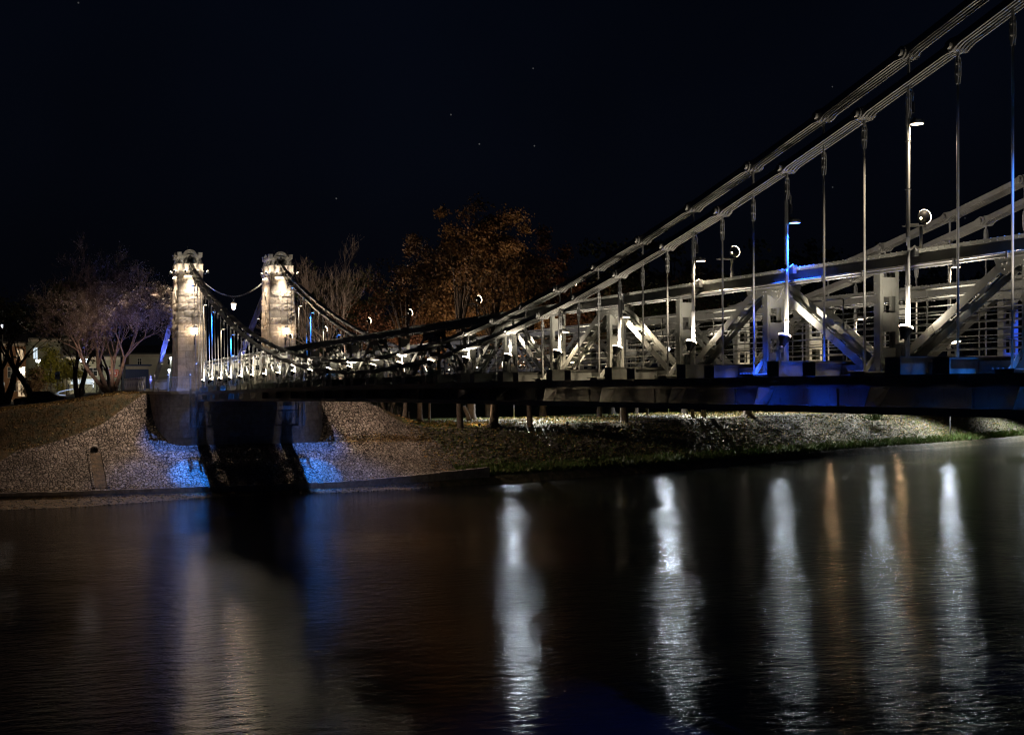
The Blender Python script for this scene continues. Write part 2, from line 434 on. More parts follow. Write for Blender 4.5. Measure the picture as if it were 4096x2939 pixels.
# park path
mb = MB(); vs = []; fs = []
pth = [(-22, 22.5), (-30, 20), (-42, 19), (-55, 16.5), (-70, 12.5), (-90, 11), (-120, 11)]
Y = -22.0; i = 0
while Y > -120:
    t = lerp_table([(-a, b) for a, b in pth], -Y)
    for dt in (0, 1.3, 2.6):
        x = Xk(Y) + t + dt; vs.append((x, Y, zground(x, Y) + .05))
    if i: fs += [(3 * i - 3, 3 * i - 2, 3 * i + 1, 3 * i), (3 * i - 2, 3 * i - 1, 3 * i + 2, 3 * i + 1)]
    i += 1; Y -= 1.0
mb.add(vs, fs); tag(mb.build('park_path', M['path']), kind='structure')

# ------------------------------------------------------------------ the bridge
SP = 1.18; XM = 35.745; WB = 6.788
def chz(x, upper): return 7.811 + .0038045 * (x - XM) ** 2 + (.481 if upper else 0)
def deck(x): return 7.266 - 7.47e-5 * (x - XM) ** 2
def tops(x): return 9.366 - 7.47e-5 * (x - XM) ** 2
N0, N1 = -6, 66
bridge = empty('suspension_bridge', (XM, -WB / 2, deck(XM)), 'long grey chain suspension bridge with riveted truss sides over the dark river', 'bridge')
BO = V((XM, -WB / 2, deck(XM)))
def bpart(mb, name, m, parent=bridge):
    o = mb.build(name, m, parent)
    if parent is bridge: o.location = -BO
    return o
def eyebar(mb, a, b, y, th=.026, hw=.062, er=.105, yb=None):
    """flat bar with round eyes between pins a and b (x,z)"""
    ax, az = a; bx, bz = b
    L_ = math.hypot(bx - ax, bz - az); ang = math.atan2(bz - az, bx - ax); c, s_ = math.cos(ang), math.sin(ang)
    pts = []
    a0 = math.asin(hw / er)
    for k in range(9):
        t = a0 + .45 + (2 * math.pi - 2 * a0 - .9) * k / 8
        pts.append((er * math.cos(t), er * math.sin(t)))
    pts.append((er + .10, -hw))
    pts.append((L_ - er - .10, -hw))
    for k in range(9):
        t = math.pi + a0 + .45 + (2 * math.pi - 2 * a0 - .9) * k / 8
        pts.append((L_ + er * math.cos(t), er * math.sin(t)))
    pts.append((L_ - er - .10, hw)); pts.append((er + .10, hw))
    mb.prism([(ax + p * c - q * s_, y - th / 2, az + p * s_ + q * c) for p, q in pts], (0, th, 0))
XT = 83.6            # saddle at the tower centre line
for yc, side in ((0, 'near'), (-WB, 'far')):
    for upper in (True, False):
        nodes = [n for n in range(-6, 70) if (n % 2 == 0) == upper]
        P = [(n * SP, chz(n * SP, upper)) for n in nodes] + [(XT, 17.15 if upper else 16.65)]
        ch = bpy.data.objects.new('suspension_chain', None); col.objects.link(ch); ch.parent = bridge; ch.location = -BO
        for (x, z) in P[:-1]:
            mbp = MB()
            mbp.tube([(x, yc - .21, z), (x, yc - .14, z), (x, yc - .139, z), (x, yc + .139, z), (x, yc + .14, z), (x, yc + .21, z)], [.062, .062, .042, .042, .062, .062], 6)
            mbp.build('chain_pin', M['chain'], ch)
        for i in range(len(P) - 1):
            e = MB()
            offs = (-.105, -.035, .035, .105) if i % 2 else (-.14, -.07, 0, .07, .14)
            for oy in offs: eyebar(e, P[i], P[i + 1], yc + oy)
            e.build('eyebar_link', M['chain'], ch)
        # backstay behind the tower
        bk = [(XT + k * 2.55, (17.15 if upper else 16.65) - k * 1.07) for k in range(0, 9)]
        for i in range(8):
            e = MB()
            for oy in (-.105, -.035, .035, .105): eyebar(e, bk[i], bk[i + 1], yc + oy)
            e.build('eyebar_link', M['chain'], ch)

# hangers
def hanger(mb, n, yc):
    x = n * SP; upper = n % 2 == 0; zt = chz(x, upper)
    zb = deck(x) + (.02 if n % 3 == 0 else .27)
    low = min(zt, chz(x, False)) - .10
    mb.bar((x, yc, zt - .08), (x, yc, low - .12), .05, .016, (1, 0, 0))
    if low - .6 > zb:
        for s_ in (-1, 1):
            mb.prism([(x - .028, yc + s_ * .022 - .006, low - .08), (x + .028, yc + s_ * .022 - .006, low - .08), (x + .045, yc + s_ * .022 - .006, low - .16), (x + .045, yc + s_ * .022 - .006, low - .36), (x + .02, yc + s_ * .022 - .006, low - .5), (x - .02, yc + s_ * .022 - .006, low - .5), (x - .045, yc + s_ * .022 - .006, low - .36), (x - .045, yc + s_ * .022 - .006, low - .16)], (0, .012, 0))
        for dz in (.18, .34): mb.cyl((x, yc, low - dz), (0, 1, 0), .022, .09, 6)
        mb.tube([(x, yc, low - .4), (x, yc, zb)], .021, 8)
    else:
        mb.tube([(x, yc, low - .1), (x, yc, zb)], .021, 8)
rest = MB()
for n in range(-4, 68):
    m_ = MB(); hanger(m_, n, 0); bpart(m_, 'hanger_rod', M['rod'])
for n in range(0, 68):
    if 4 <= n <= 30: m_ = MB(); hanger(m_, n, -WB); bpart(m_, 'hanger_rod', M['rod'])
    else: hanger(rest, n, -WB)
tag(bpart(rest, 'hanger_rod', M['rod']), kind='stuff')

# stiffening trusses
def rivet(mb, p, ax, r=.016):
    mb.cyl(V(p) + V(ax) * .005, ax, r, .014, 5, r * .6)
def beampath(mb, f, x0, x1, y0, y1, dz0, dz1, step=SP * 3):
    x = x0
    while x < x1 - .01:
        xe = min(x + step, x1)
        za, zb = f(x), f(xe)
        vs = [(x, y0, za + dz0), (xe, y0, zb + dz0), (xe, y1, zb + dz0), (x, y1, za + dz0), (x, y0, za + dz1), (xe, y0, zb + dz1), (xe, y1, zb + dz1), (x, y1, za + dz1)]
        mb.add(vs, BF); x = xe
for yc, s_ in ((-.458, 1), (-WB + .458, -1)):
    ya = sorted((yc - .2, yc + .2)); out = yc + .2 * s_
    X0, X1 = N0 * SP, 66 * SP
    mb = MB()
    # box chord: two webs, top and bottom flange angles, lattice underneath
    for yw in (yc - .17, yc + .17): beampath(mb, tops, X0, X1, yw - .012, yw + .012, -.25, -.012)
    beampath(mb, tops, X0, X1, yc - .24, yc + .24, -.012, .008)
    for yw in (yc - .215, yc + .215): beampath(mb, tops, X0, X1, yw - .03, yw + .03, -.262, -.25)
    for yw in (yc - .21, yc + .21): beampath(mb, tops, X0, X1, yw - .0225, yw + .0225, -.055, -.0125)
    n = N0
    while n < 66:
        x = n * SP
        mb.bar((x, yc - .2, tops(x) - .257), (x + .59, yc + .2, tops(x + .59) - .257), .09, .01, (1, 0, 0))
        mb.bar((x + .59, yc + .2, tops(x) - .27), (x + SP, yc - .2, tops(x + SP) - .27), .09, .01, (1, 0, 0))
        n += 1
    x = X0
    while x < 30 * SP:
        for yr in (yc - .225, yc + .225): rivet(mb, (x, yr, tops(x) + .008), (0, 0, 1))
        for yr in ((yc + .2325, 1), (yc - .2325, -1)): rivet(mb, (x, yr[0], tops(x) - .03), (0, yr[1], 0), .014)
        for yr in ((yc + .182, 1), (yc - .182, -1)): rivet(mb, (x, yr[0], tops(x) - .215), (0, yr[1], 0), .013)
        for yr in (yc - .22, yc + .22): rivet(mb, (x, yr, tops(x) - .262), (0, 0, -1), .014)
        x += .15 if x < 14 else .3
    # bottom chord
    beampath(mb, deck, X0, X1, yc - .22, yc + .22, .0, .03)
    for yw in (yc - .16, yc + .16): beampath(mb, deck, X0, X1, yw - .012, yw + .012, .03, .2)
    tr = bpart(mb, 'side_truss', M['paint'])
    # cable ducts clipped under the chord
    mb = MB()
    yd = yc + .255 * s_
    mb.tube([(x_ * SP, yd, tops(x_ * SP) - .255) for x_ in range(N0, 67, 3)], .022, 8)
    mb.tube([(x_ * SP, yd - .05 * s_, tops(x_ * SP) - .30) for x_ in range(N0, 67, 3)], .018, 8)
    for n in range(N0, 66): mb.box(n * SP + .3, n * SP + .34, yd - .03, yd + .03, tops(n * SP) - .33, tops(n * SP) - .225)
    mb.build('cable_duct', M['galv'], tr)
    for n in range(-6, 67, 3):
        x = n * SP; zb = deck(x) + .03; zt = tops(x) - .262; peak = n % 6 == 0
        mb = MB()
        for s2 in (-1, 1):
            y0 = yc + s2 * .185
            mb.box(x - .09, x + .09, y0 - .012, y0 + .012, zb, zt)
            for xs in (-1, 1):
                yy = y0 - s2 * .06
                mb.box(min(x + xs * .079, x + xs * .091), max(x + xs * .079, x + xs * .091), min(y0, yy) + .0, max(y0, yy), zb, zt)
            if n < 26:
                z = zb + .08
                while z < zt - .05:
                    rivet(mb, (x - .091, y0 - s2 * .035, z), (-1, 0, 0), .017); rivet(mb, (x + .05, y0 + s2 * .012, z), (0, s2, 0), .014); z += .19
        z = zb + .12
        while z < zt - .3:
            mb.box(x - .101, x - .091, yc - .16, yc + .16, z, z + .33); mb.box(x + .091, x + .101, yc - .16, yc + .16, z, z + .33); z += .62
        mb.build('truss_post', M['paint'], tr)
        if peak:
            for s2 in (-1, 1):
                gm = MB(); y0 = yc + s2 * .2
                prof = [(-.62, 0), (.62, 0), (.66, -.12), (.55, -.30), (.42, -.36), (.2, -.24), (0, -.20), (-.2, -.24), (-.42, -.36), (-.55, -.30), (-.66, -.12)]
                gm.prism([(x + a, y0 - .006, zt + .03 + b) for a, b in prof], (0, .012, 0))
                if n < 32:
                    for a, b in [(-.55, -.08), (-.45, -.08), (-.5, -.17), (-.4, -.17), (-.45, -.26), (-.05, -.06), (.05, -.06), (-.05, -.15), (.05, -.15), (.55, -.08), (.45, -.08), (.5, -.17), (.4, -.17), (.45, -.26), (.25, -.06), (-.25, -.06), (.3, -.15), (-.3, -.15)]:
                        rivet(gm, (x + a, y0 + s2 * .006, zt + .03 + b), (0, s2, 0), .02)
                gm.build('gusset_plate', M['paint'], tr)
            for d in (-1, 1):
                xe = x + d * (3 * SP - .16)
                if xe > X1 or xe < X0: continue
                dm = MB()
                A = V((x + d * .35, yc, zt - .06)); B = V((xe, yc, deck(xe) + .02)); dv = (B - A).normalized()
                pv = V((-dv.z, 0, dv.x))
                for s2 in (-1, 1):
                    o2 = V((0, s2 * .17, 0)); dm.bar(A + o2, B + o2, .15, .014, pv)
                    dm.bar(A + o2 * .8 + pv * .07, B + o2 * .8 + pv * .07, .07, .012, (0, 1, 0))
                    if n < 32:
                        mid = A.lerp(B, .62)
                        for a_ in (-.1, -.02): 
                            for b_ in (-.04, .04): rivet(dm, mid + dv * a_ + pv * b_ + V((0, s2 * .184, 0)), (0, s2, 0), .016)
                        dm.bar(mid - dv * .15 + V((0, s2 * .181, 0)), mid + dv * .02 + V((0, s2 * .181, 0)), .148, .008, pv)
                ln = (B - A).length; k = .3
                while k < ln - .2:
                    c_ = A + dv * k + pv * .055
                    dm.bar(c_, c_ + dv * .24, .33, .01, (0, 1, 0)); k += .52
                dm.build('truss_diagonal', M['paint'], tr)
    # horizontal safety rails inside the truss
    mb = MB(); yr = yc - .30 * s_
    for k in range(8): 
        mb.tube([(x_ * SP, yr, deck(x_ * SP) + .42 + k * .15) for x_ in range(N0, 67, 6)], .011 if k < 7 else .018, 6)
    for n in range(N0, 67, 2): mb.bar((n * SP + .5, yr - .02 * s_, deck(n * SP) + .2), (n * SP + .5, yr - .02 * s_, deck(n * SP) + 1.48), .025, .02)
    bpart(mb, 'safety_railing', M['paint'])
    # outer edge girder
    mb = MB(); yo = 0.02 if s_ > 0 else -WB - .02
    def Yb(a, b): return sorted((yo + s_ * a, yo + s_ * b))
    a, b = Yb(-.03, .12); beampath(mb, deck, X0, 79.9, a, b, -.165, 0)
    a, b = Yb(-.03, .12); beampath(mb, deck, X0, 79.9, a, b, -.673, -.545)
    a, b = Yb(-.36, -.33); beampath(mb, deck, X0, 79.9, a, b, -.64, -.02)
    a, b = Yb(-.50, -.05); beampath(mb, deck, X0, 79.9, a, b, -.68, -.645)
    a, b = Yb(-.45, -.23); beampath(mb, deck, X0, 79.9, a, b, -.235, -.215)
    for n in range(N0, 67):
        x = n * SP
        if n % 3 == 0:
            mb.prism([(x - .3, yo - s_ * .32, deck(x) - .2), (x - .16, yo - s_ * .02, deck(x) - .2), (x + .02, yo - s_ * .02, deck(x) - .6), (x + .02, yo - s_ * .32, deck(x) - .62)], (.014, 0, 0))
            mb.bar((x + .1, yo - s_ * .3, deck(x) - .25), (x + .32, yo - s_ * .3, deck(x) - .6), .06, .012)
            for k in range(5): rivet(mb, (x - .1 + .03 * k, yo - s_ * .328, deck(x) - .28 - k * .07), (0, s_, 0))
        elif n % 3 == 1:
            mb.bar((x, yo - s_ * .31, deck(x) - .22), (x, yo - s_ * .31, deck(x) - .62), .05, .03)
    bpart(mb, 'edge_girder', M['girder'])
# cross beams, shelf plates with knee braces
for n in range(N0, 67):
    x = n * SP; zd = deck(x); mb = MB()
    if n % 3:
        zt = zd + (.30 if n % 3 == 2 else .25)
        for xc in (x - .13, x + .13):
            mb.box(xc - .007, xc + .007, -WB - .3, .3, zd + .004, zt - .014)
        mb.box(x - .21, x + .21, -WB - .34, .34, zt - .014, zt)
        for yy in (.32, -WB - .32): mb.box(x - .2, x + .2, yy - .008, yy + .008, zd + .004, zt - .015)
        bpart(mb, 'cross_beam', M['paint'])
    else:
        for s_ in (1, -1):
            yo = .0 if s_ > 0 else -WB
            y0, y1 = sorted((yo - s_ * .28, yo + s_ * .2))
            mb.box(x - .28, x + .28, y0, y1, zd + .05, zd + .07)
            mb.box(x - .2, x + .2, y0 + .05, y1 - .05, zd + .003, zd + .05)
            for k in range(5): rivet(mb, (x - .22 + k * .11, yo + s_ * .17, zd + .07), (0, 0, 1), .018)
            mb.prism([(x + .1, yo - s_ * .02, zd + .07), (x + .1, yo - s_ * .14, zd + .07), (x + .1, yo - s_ * .42, zd + .46), (x + .1, yo - s_ * .34, zd + .46)], (.014, 0, 0))
            bpart(mb, 'bearing_bracket', M['paint']); mb = MB()
mb = MB(); beampath(mb, deck, N0 * SP, 79.92, -WB + .75, -.75, .2, .26, SP)
bpart(mb, 'deck_floor', M['planks'])
mb = MB()
for n in range(N0, 66):
    x = n * SP + .4; mb.box(x - .06, x + .06, -WB + .4, -.4, deck(x) - .45, deck(x) + .19)
bpart(mb, 'under_deck_bearers', M['girder'])

# ------------------------------------------------------------------ bridge lights
WARM = (1, .80, .55); WHT = (1, .87, .69); BLU = (.012, .085, 1.0); CYB = (.015, .20, 1.0)
def foot_flood(n, yc, s_, label, group, e, blue=False):
    x = n * SP; z0 = deck(x) + (.30)
    t = empty('foot_floodlight', (x - .07, yc + s_ * .115, z0), label, 'floodlight', group)
    ax = V((.08, -s_ * .36, 1)).normalized(); c = V((0, 0, .47))
    mb = MB(); mb.lathe(c, [(.02, -.2), (.055, -.2), (.065, -.13), (.10, -.06), (.115, -.03), (.115, .012), (.104, .014)], 16, ax); mb.build('lamp_housing', M['black'], t)
    mb = MB(); mb.lathe(c + ax * .008, [(.001, .0), (.104, 0)], 16, ax); mb.lathe(c + ax * .02, [(.104, -.012), (.117, -.004), (.117, .012), (.1, .016)], 16, ax); mb.build('lens', M['white'], t)
    mb = MB(); mb.box(-.04, .05, -.04, .04, 0, .16); mb.bar((.0, 0, .15), (0, 0, .30), .05, .03); mb.box(.08, .2, -.07, .05, 0, .22); mb.build('stand', M['paint'], t)
    light('SPOT', 'flood_beam', c + ax * .03, ax, e, WHT, t, .035, 158, .85)
    return t
fg = 'round floodlights along the near bridge edge'
for i, n in enumerate(range(-1, 68, 3)):
    foot_flood(n, 0.0, 1, 'round upward floodlight at a hanger foot on the near bridge edge, %s from the right' % ORD[i], fg, 46 * (1 + max(0, n - 22) / 30))
fg2 = 'round floodlights along the far bridge edge'
for i, n in enumerate(range(8, 45, 3)):
    foot_flood(n, -WB, -1, 'round upward floodlight at a hanger foot on the far bridge edge, %s from the right' % ORD[i], fg2, 30)

def hanger_lamp(n, yc, s_, blue, label, group, e=40):
    x = n * SP; up_ = n % 2 == 0; zt = chz(x, up_) - 1.05 - (.12 if up_ else 0)
    t = empty('hanger_lamp', (x, yc, zt), label, 'lamp', group)
    mb = MB()
    c = V((-.65 if n == 68 else 0, s_ * .26 if n == 68 else -.17, 0))
    mb.lathe(c, [(.105, 0), (.112, .01), (.11, .06), (.09, .075), (.02, .08)], 16); mb.build('lamp_housing', M['galv'], t)
    mb = MB(); mb.lathe(c + V((0, 0, .004)), [(.104, 0), (.001, -.001)], 16); mb.build('lens', M['blue'] if blue else M['warm'], t)
    mb = MB(); mb.bar((0, -.03, .0), (0, -.03, .42), .05, .014, (0, 1, 0)); mb.box(-.03, .03, -.1, -.05, .18, .36); mb.bar((0, -.05, .1), (c.x, c.y, .08), .03, .03); mb.build('bracket', M['black'], t)
    mb = MB()
    zj = tops(x) - zt - .05
    if zj < -.4:
        mb.tube([(0, -.07, .36), (0, -.085, .50), (0, -.055, .58), (0, -.0, .55), (0, .035, .40), (0, .038, 0), (0, .036, zj + .35), (0, .03, zj + .12), (0, -.04, zj + .04), (0, -.12, zj + .1), (0, -.17, zj + .03)], .019, 8)
        zf = deck(x) + .3 - zt
        mb.tube([(0, .0, zj + .02), (.0, .037, zj - .1), (0, .04, zj - .3), (0, .04, zf)], .021, 8)
        mb.box(.03, .16, -.24, -.15, zj - .06, zj + .1)
        z = -.3
        while z > zf: mb.box(-.03, .03, -.03, .063, z, z + .02); z -= .8
    else:
        mb.tube([(0, -.07, .36), (0, -.085, .50), (0, -.055, .58), (0, -.0, .55), (0, .035, .40), (0, .038, 0), (0, .04, deck(x) + .3 - zt)], .019, 8)
    mb.build('conduit', M['galv'], t)
    light('SPOT', 'down_beam', c + V((0, 0, -.02)), (-.26, .05 * s_, -1) if n == 68 else (0, 0, -1), 9500 if n == 68 else ((500 if n < 0 else (1400 if yc == 0 else 350)) if blue and n < 30 else (e * 20 if blue else e * 1.3)), BLU if n == 5 else ((.02, .22, 1) if n == 68 else CYB if blue else WARM), t, (.03 if n == 68 else .08), 17 if n == 68 else (80 if blue else 150), .9 if n == 68 else .5)
    if n == 68: light('SPOT', 'wall_beam', c + V((.1, 0, -.02)), (.06, .12 * s_, -1), 2600, (.08, .22, .9), t, .06, 30, .8)
    return t
hg = 'lamps hung on the near side hangers'
nb = {-1, 5, 56, 62, 68}
nl = [-1, 2, 5, 8, 11, 14, 50, 53, 56, 59, 62, 65, 68]
for i, n in enumerate(nl):
    hanger_lamp(n, 0.0, 1, n in nb, '%s downlight clipped to a near side hanger rod, %s from the right' % ('blue' if n in nb else 'warm white', ORD[i]), hg)
hg2 = 'lamps hung on the far side hangers'
fl = [5, 8, 11, 14, 17, 47, 50, 53, 56, 59, 62, 65, 68]; fb = {5, 56, 62, 68}
for i, n in enumerate(fl):
    hanger_lamp(n, -WB, -1, n in fb, '%s downlight clipped to a far side hanger rod, %s from the right' % ('blue' if n in fb else 'warm white', ORD[i]), hg2)

# pole floodlights on the near truss
pf = [2.87, 8.97, 17.24, 24.57, 31.92, 37.58, 45.03, 52.48]
for i, x in enumerate(pf):
    z = tops(x) + .01; far_ = i > 5
    t = empty('pole_floodlight', (x, -.66, z), 'floodlight on a short pole standing on the near truss top chord, %s from the right' % ORD[i], 'floodlight', 'pole floodlights on the near truss')
    mb = MB(); mb.tube([(0, 0, 0), (0, 0, .44)], .028, 8); mb.box(-.05, .05, -.06, .06, 0, .012); mb.build('pole', M['galv'], t)
    mb = MB(); mb.box(-.1, .1, -.02, .32, .44, .455); mb.bar((-.02, .1, .47), (-.02, .3, .46), .1, .03); mb.build('mounting_plate', M['galv'], t)
    ax = V((.25, -.9, .32)).normalized(); c = V((.03, -.10, .62))
    mb = MB(); mb.lathe(c, [(.02, -.11), (.07, -.11), (.115, -.04), (.125, 0), (.12, .02)], 16, ax); mb.bar(c - V((0, 0, .18)), c - V((0, 0, .05)), .04, .03); mb.build('lamp_housing', M['black'], t)
    mb = MB(); mb.lathe(c + ax * .012, [(.001, 0), (.115, 0)], 16, ax); mb.lathe(c, [(.1215, -.004), (.1265, 0), (.122, .012)], 16, ax); mb.build('lens', M['white'], t)
    light('SPOT', 'flood_beam', c + ax * .05, V((.12, -.95, .12)), 42, (1, .86, .72) if i < 4 else (.78, .74, 1), t, .08, 130, .9)

# ------------------------------------------------------------------ abutment
ab = empty('bridge_abutment', (80, -3.39, 3.2), 'massive ashlar bridge abutment with rounded corners under the two towers', 'abutment')
AO = V((80, -3.39, 3.2))
def abut_plan(off=0.0):
    pts = []; hw = 6.35 + off; r = 2.3; xf = 80 - off
    pts.append((92, hw))
    pts.append((xf + r + .8, hw))
    for k in range(7):
        a = R(90 * k / 6); pts.append((xf + r - r * math.sin(a), hw - r + r * math.cos(a)))
    pts += [(p[0], -p[1]) for p in reversed(pts)]
    return pts
mb = MB(); plan = abut_plan(-.03)
mb.prism([(x - 80, y, -.6) for x, y in plan], (0, 0, 4.55))
mb.build('core_wall', M['mortar'], ab)
mb = MB()
# stone courses following the plan
pl2 = abut_plan(0)
seg = [0]
for a_, b_ in zip(pl2, pl2[1:]): seg.append(seg[-1] + math.hypot(b_[0] - a_[0], b_[1] - a_[1]))
def along(d):
    for i in range(len(seg) - 1):
        if d <= seg[i + 1]:
            u = (d - seg[i]) / max(seg[i + 1] - seg[i], 1e-6)
            return (pl2[i][0] + (pl2[i + 1][0] - pl2[i][0]) * u, pl2[i][1] + (pl2[i + 1][1] - pl2[i][1]) * u)
    return pl2[-1]
rng = random.Random(11)
z = -.45; cz = .55; row = 0
while z < 3.7:
    h = min(cz, 3.75 - z); d = 4 + (row % 2) * .5
    while d < seg[-1] - 4:
        w = rng.uniform(.8, 1.3); a_ = along(d + .008); b_ = along(d + w - .008); m_ = along(d + w / 2); o = rng.uniform(0, .02)
        bt = (3.9 - z) * .02
        pts = []
        for zz in (z + .008, z + h - .008):
            for p in (a_, m_, b_): pts.append((p[0] - 80 - o - bt, p[1], zz))
        for zz in (z + .008, z + h - .008):
            for p in (a_, m_, b_): pts.append((p[0] - 80 + .15, p[1] * .99, zz))
        mb.add(pts, [(0, 3, 4, 1), (1, 4, 5, 2), (3, 9, 10, 4), (4, 10, 11, 5), (0, 1, 7, 6), (1, 2, 8, 7), (0, 6, 9, 3), (2, 5, 11, 8)])
        d += w
    z += h; row += 1
mb.build('ashlar_facing', M['abut'], ab)
mb = MB(); mb.prism([(x - 80, y, 3.78) for x, y in abut_plan(.07)], (0, 0, .2)); mb.build('coping', M['trim'], ab)
mb = MB(); mb.box(2, 30, -6.2, 6.2, 3.99, 4.02); mb.build('road_deck', M['path'], ab)

# ------------------------------------------------------------------ towers
def rough_block(mb, org, ux, uz, nrm, w, h, out, rough, rng):
    nx, nz = (max(2, int(w / .13)), 4) if rough > .012 else (1, 1)
    o = len(mb.v); vs = []
    for j in range(nz + 1):
        for i in range(nx + 1):
            edge = i in (0, nx) or j in (0, nz)
            d = out + (rng.uniform(.2, 1) * rough if not edge else 0)
            vs.append(org + ux * (w * i / nx) + uz * (h * j / nz) + nrm * d)
    fs = [(j * (nx + 1) + i, j * (nx + 1) + i + 1, (j + 1) * (nx + 1) + i + 1, (j + 1) * (nx + 1) + i) for j in range(nz) for i in range(nx)]
    k = len(vs)
    c = [org, org + ux * w, org + ux * w + uz * h, org + uz * h]
    vs += [p - nrm * .05 for p in c]
    q = [0, nx, nz * (nx + 1) + nx, nz * (nx + 1)]
    # skirts
    fs.append(tuple([i for i in range(nx + 1)][::-1]) + (k, k + 1))
    fs.append(tuple(nz * (nx + 1) + i for i in range(nx + 1)) + (k + 2, k + 3))
    fs.append(tuple(j * (nx + 1) for j in range(nz + 1)) + (k + 3, k))
    fs.append(tuple(j * (nx + 1) + nx for j in range(nz + 1))[::-1] + (k + 1, k + 2))
    mb.add(vs, fs, 0)
def make_tower(yc, label, seed):
    rng = random.Random(seed)
    xc = 83.65; zb = 7.22
    t = empty('stone_tower', (xc, yc, zb), label, 'tower', 'stone towers at the far end of the bridge')
    H = 8.6
    def hw(z): return (1.09 - .21 * z / H, 1.58 - .13 * z / H)   # half width y, half depth x
    core = MB(); m_ = .03
    (b0, d0), (b1, d1) = hw(0), hw(H)
    core.add([(-d0 + m_, -b0 + m_, 0), (d0 - m_, -b0 + m_, 0), (d0 - m_, b0 - m_, 0), (-d0 + m_, b0 - m_, 0), (-d1 + m_, -b1 + m_, H), (d1 - m_, -b1 + m_, H), (d1 - m_, b1 - m_, H), (-d1 + m_, b1 - m_, H)], BF)
    core.build('masonry_core', M['mortar'], t)
    blk = MB(); z = 0; row = 0
    hs = [.42] + [.5] * 16 + [.18]
    for h in hs:
        z1 = z + h; rough_row = 3.8 < z < 7.4
        for face in range(4):
            (bw, bd), (tw, td) = hw(z), hw(z1)
            if face == 0: A, B, nrm = V((-bd, bw, z)), V((-bd, -bw, z)), V((-1, 0, 0))
            elif face == 1: A, B, nrm = V((bd, bw, z)), V((-bd, bw, z)), V((0, 1, 0))
            elif face == 2: A, B, nrm = V((-bd, -bw, z)), V((bd, -bw, z)), V((0, -1, 0))
            else: A, B, nrm = V((bd, -bw, z)), V((bd, bw, z)), V((1, 0, 0))
            ln = (B - A).length; ux = (B - A) / ln
            cuts = [0]; x = rng.uniform(.35, .8) if row % 2 else rng.uniform(.55, 1.05)
            while x < ln - .35: cuts.append(x); x += rng.uniform(.55, .95)
            cuts.append(ln)
            for c0, c1 in zip(cuts, cuts[1:]):
                g_ = .007
                rr_ = rng.random()
                ro = rng.choice((.03, .05, .08)) if rough_row and rr_ < .8 else .006
                rough_block(blk, A + ux * (c0 + g_) + V((0, 0, g_)), ux, V((0, 0, 1)), nrm, c1 - c0 - 2 * g_, h - 2 * g_, -.004 + rng.uniform(0, .012) + (rng.choice((0, 0, .03, .055)) if rough_row else rng.choice((0, 0, .012))), ro, rng)
        z = z1; row += 1
    blk.build('ashlar_blocks', M['ashlar'], t)
    pl = MB(); pl.box(-1.72, 1.72, -1.2, 1.2, -.02, .25); pl.box(-1.66, 1.66, -1.14, 1.14, .25, .36); pl.build('plinth', M['trim'], t)
    cn = MB()
    cn.box(-1.49, 1.49, -.91, .91, H, H + .12)
    cn.box(-1.53, 1.53, -.95, .95, H + .12, H + .22)
    cn.build('cornice', M['trim'], t)
    # corner and middle turrets
    zt = H + .22
    for tx, ty in [(-1.30, .76), (-1.30, -.76), (1.30, .76), (1.30, -.76), (-1.36, .27), (-1.36, -.27), (.35, .80), (-.35, .80), (.35, -.80), (-.35, -.80)]:
        tm = MB(); r = .17
        tm.lathe((tx, ty, zt), [(r, 0), (r, .42), (r + .03, .45), (r + .03, .5)], 12); 
        tu = tm.build('turret', M['trim'], t)
        cm = MB(); cm.lathe((tx, ty, zt + .5), [(r + .03, 0), (r * .75, .12), (.02, .42)], 12); cm.build('turret_roof', M['castiron'], tu)
    # cast iron head
    cap = MB(); z0, z1 = zt - .0, zt + .93
    cap.box(-1.18, 1.18, -.76, .76, z0, z1)
    for k in range(3):   # moulding
        e = .03 + .05 * k; cap.box(-1.18 - e, 1.18 + e, -.76 - e, .76 + e, z1 + .04 * k, z1 + .04 * (k + 1))
    zc = z1 + .12; hx, hy = 1.31, .89
    for sx_ in (-1, 1): cap.box(*sorted((sx_ * hx, sx_ * (hx - .09))), -hy, hy, zc, zc + .11)
    for sy in (-1, 1): cap.box(-hx + .09, hx - .09, *sorted((sy * hy, sy * (hy - .09))), zc, zc + .11)
    for sx_ in (-1, 1):
        for sy in (-1, 1):
            x0, x1 = sorted((sx_ * (hx + .01), sx_ * (hx - .27))); y0, y1 = sorted((sy * (hy + .01), sy * (hy - .27)))
            cap.box(x0, x1, y0, y1, zc + .11, zc + .26); cap.box(x0 - .02, x1 + .02, y0 - .02, y1 + .02, zc + .26, zc + .30)
    capo = cap.build('cast_iron_head', M['castiron'], t)
    # arched gables on the four sides
    def gable(cx, cy, ax, tv, ro):
        gm = MB(); ax = V(ax); tv = V(tv); c = V((cx, cy, z1 + .10))
        def arc(r0, r1, th, off):
            n = 18; vs = []; fs = []
            for i in range(n + 1):
                a = math.pi * i / n - 0.0; dr = tv * math.cos(a) + V((0, 0, math.sin(a)))
                for r_, o_ in ((r0, off), (r1, off), (r1, off + th), (r0, off + th)): vs.append(c + dr * r_ + ax * o_)
            for i in range(n):
                for q in range(4): fs.append((i * 4 + q, i * 4 + (q + 1) % 4, i * 4 + 4 + (q + 1) % 4, i * 4 + 4 + q))
            gm.add(vs, fs, 0, False)
        arc(ro * .80, ro, .16, -.06); arc(ro * .62, ro * .80, .10, -.06); arc(ro * .70, ro * .74, .15, -.06); arc(0.0005, ro * .62, .07, -.06)
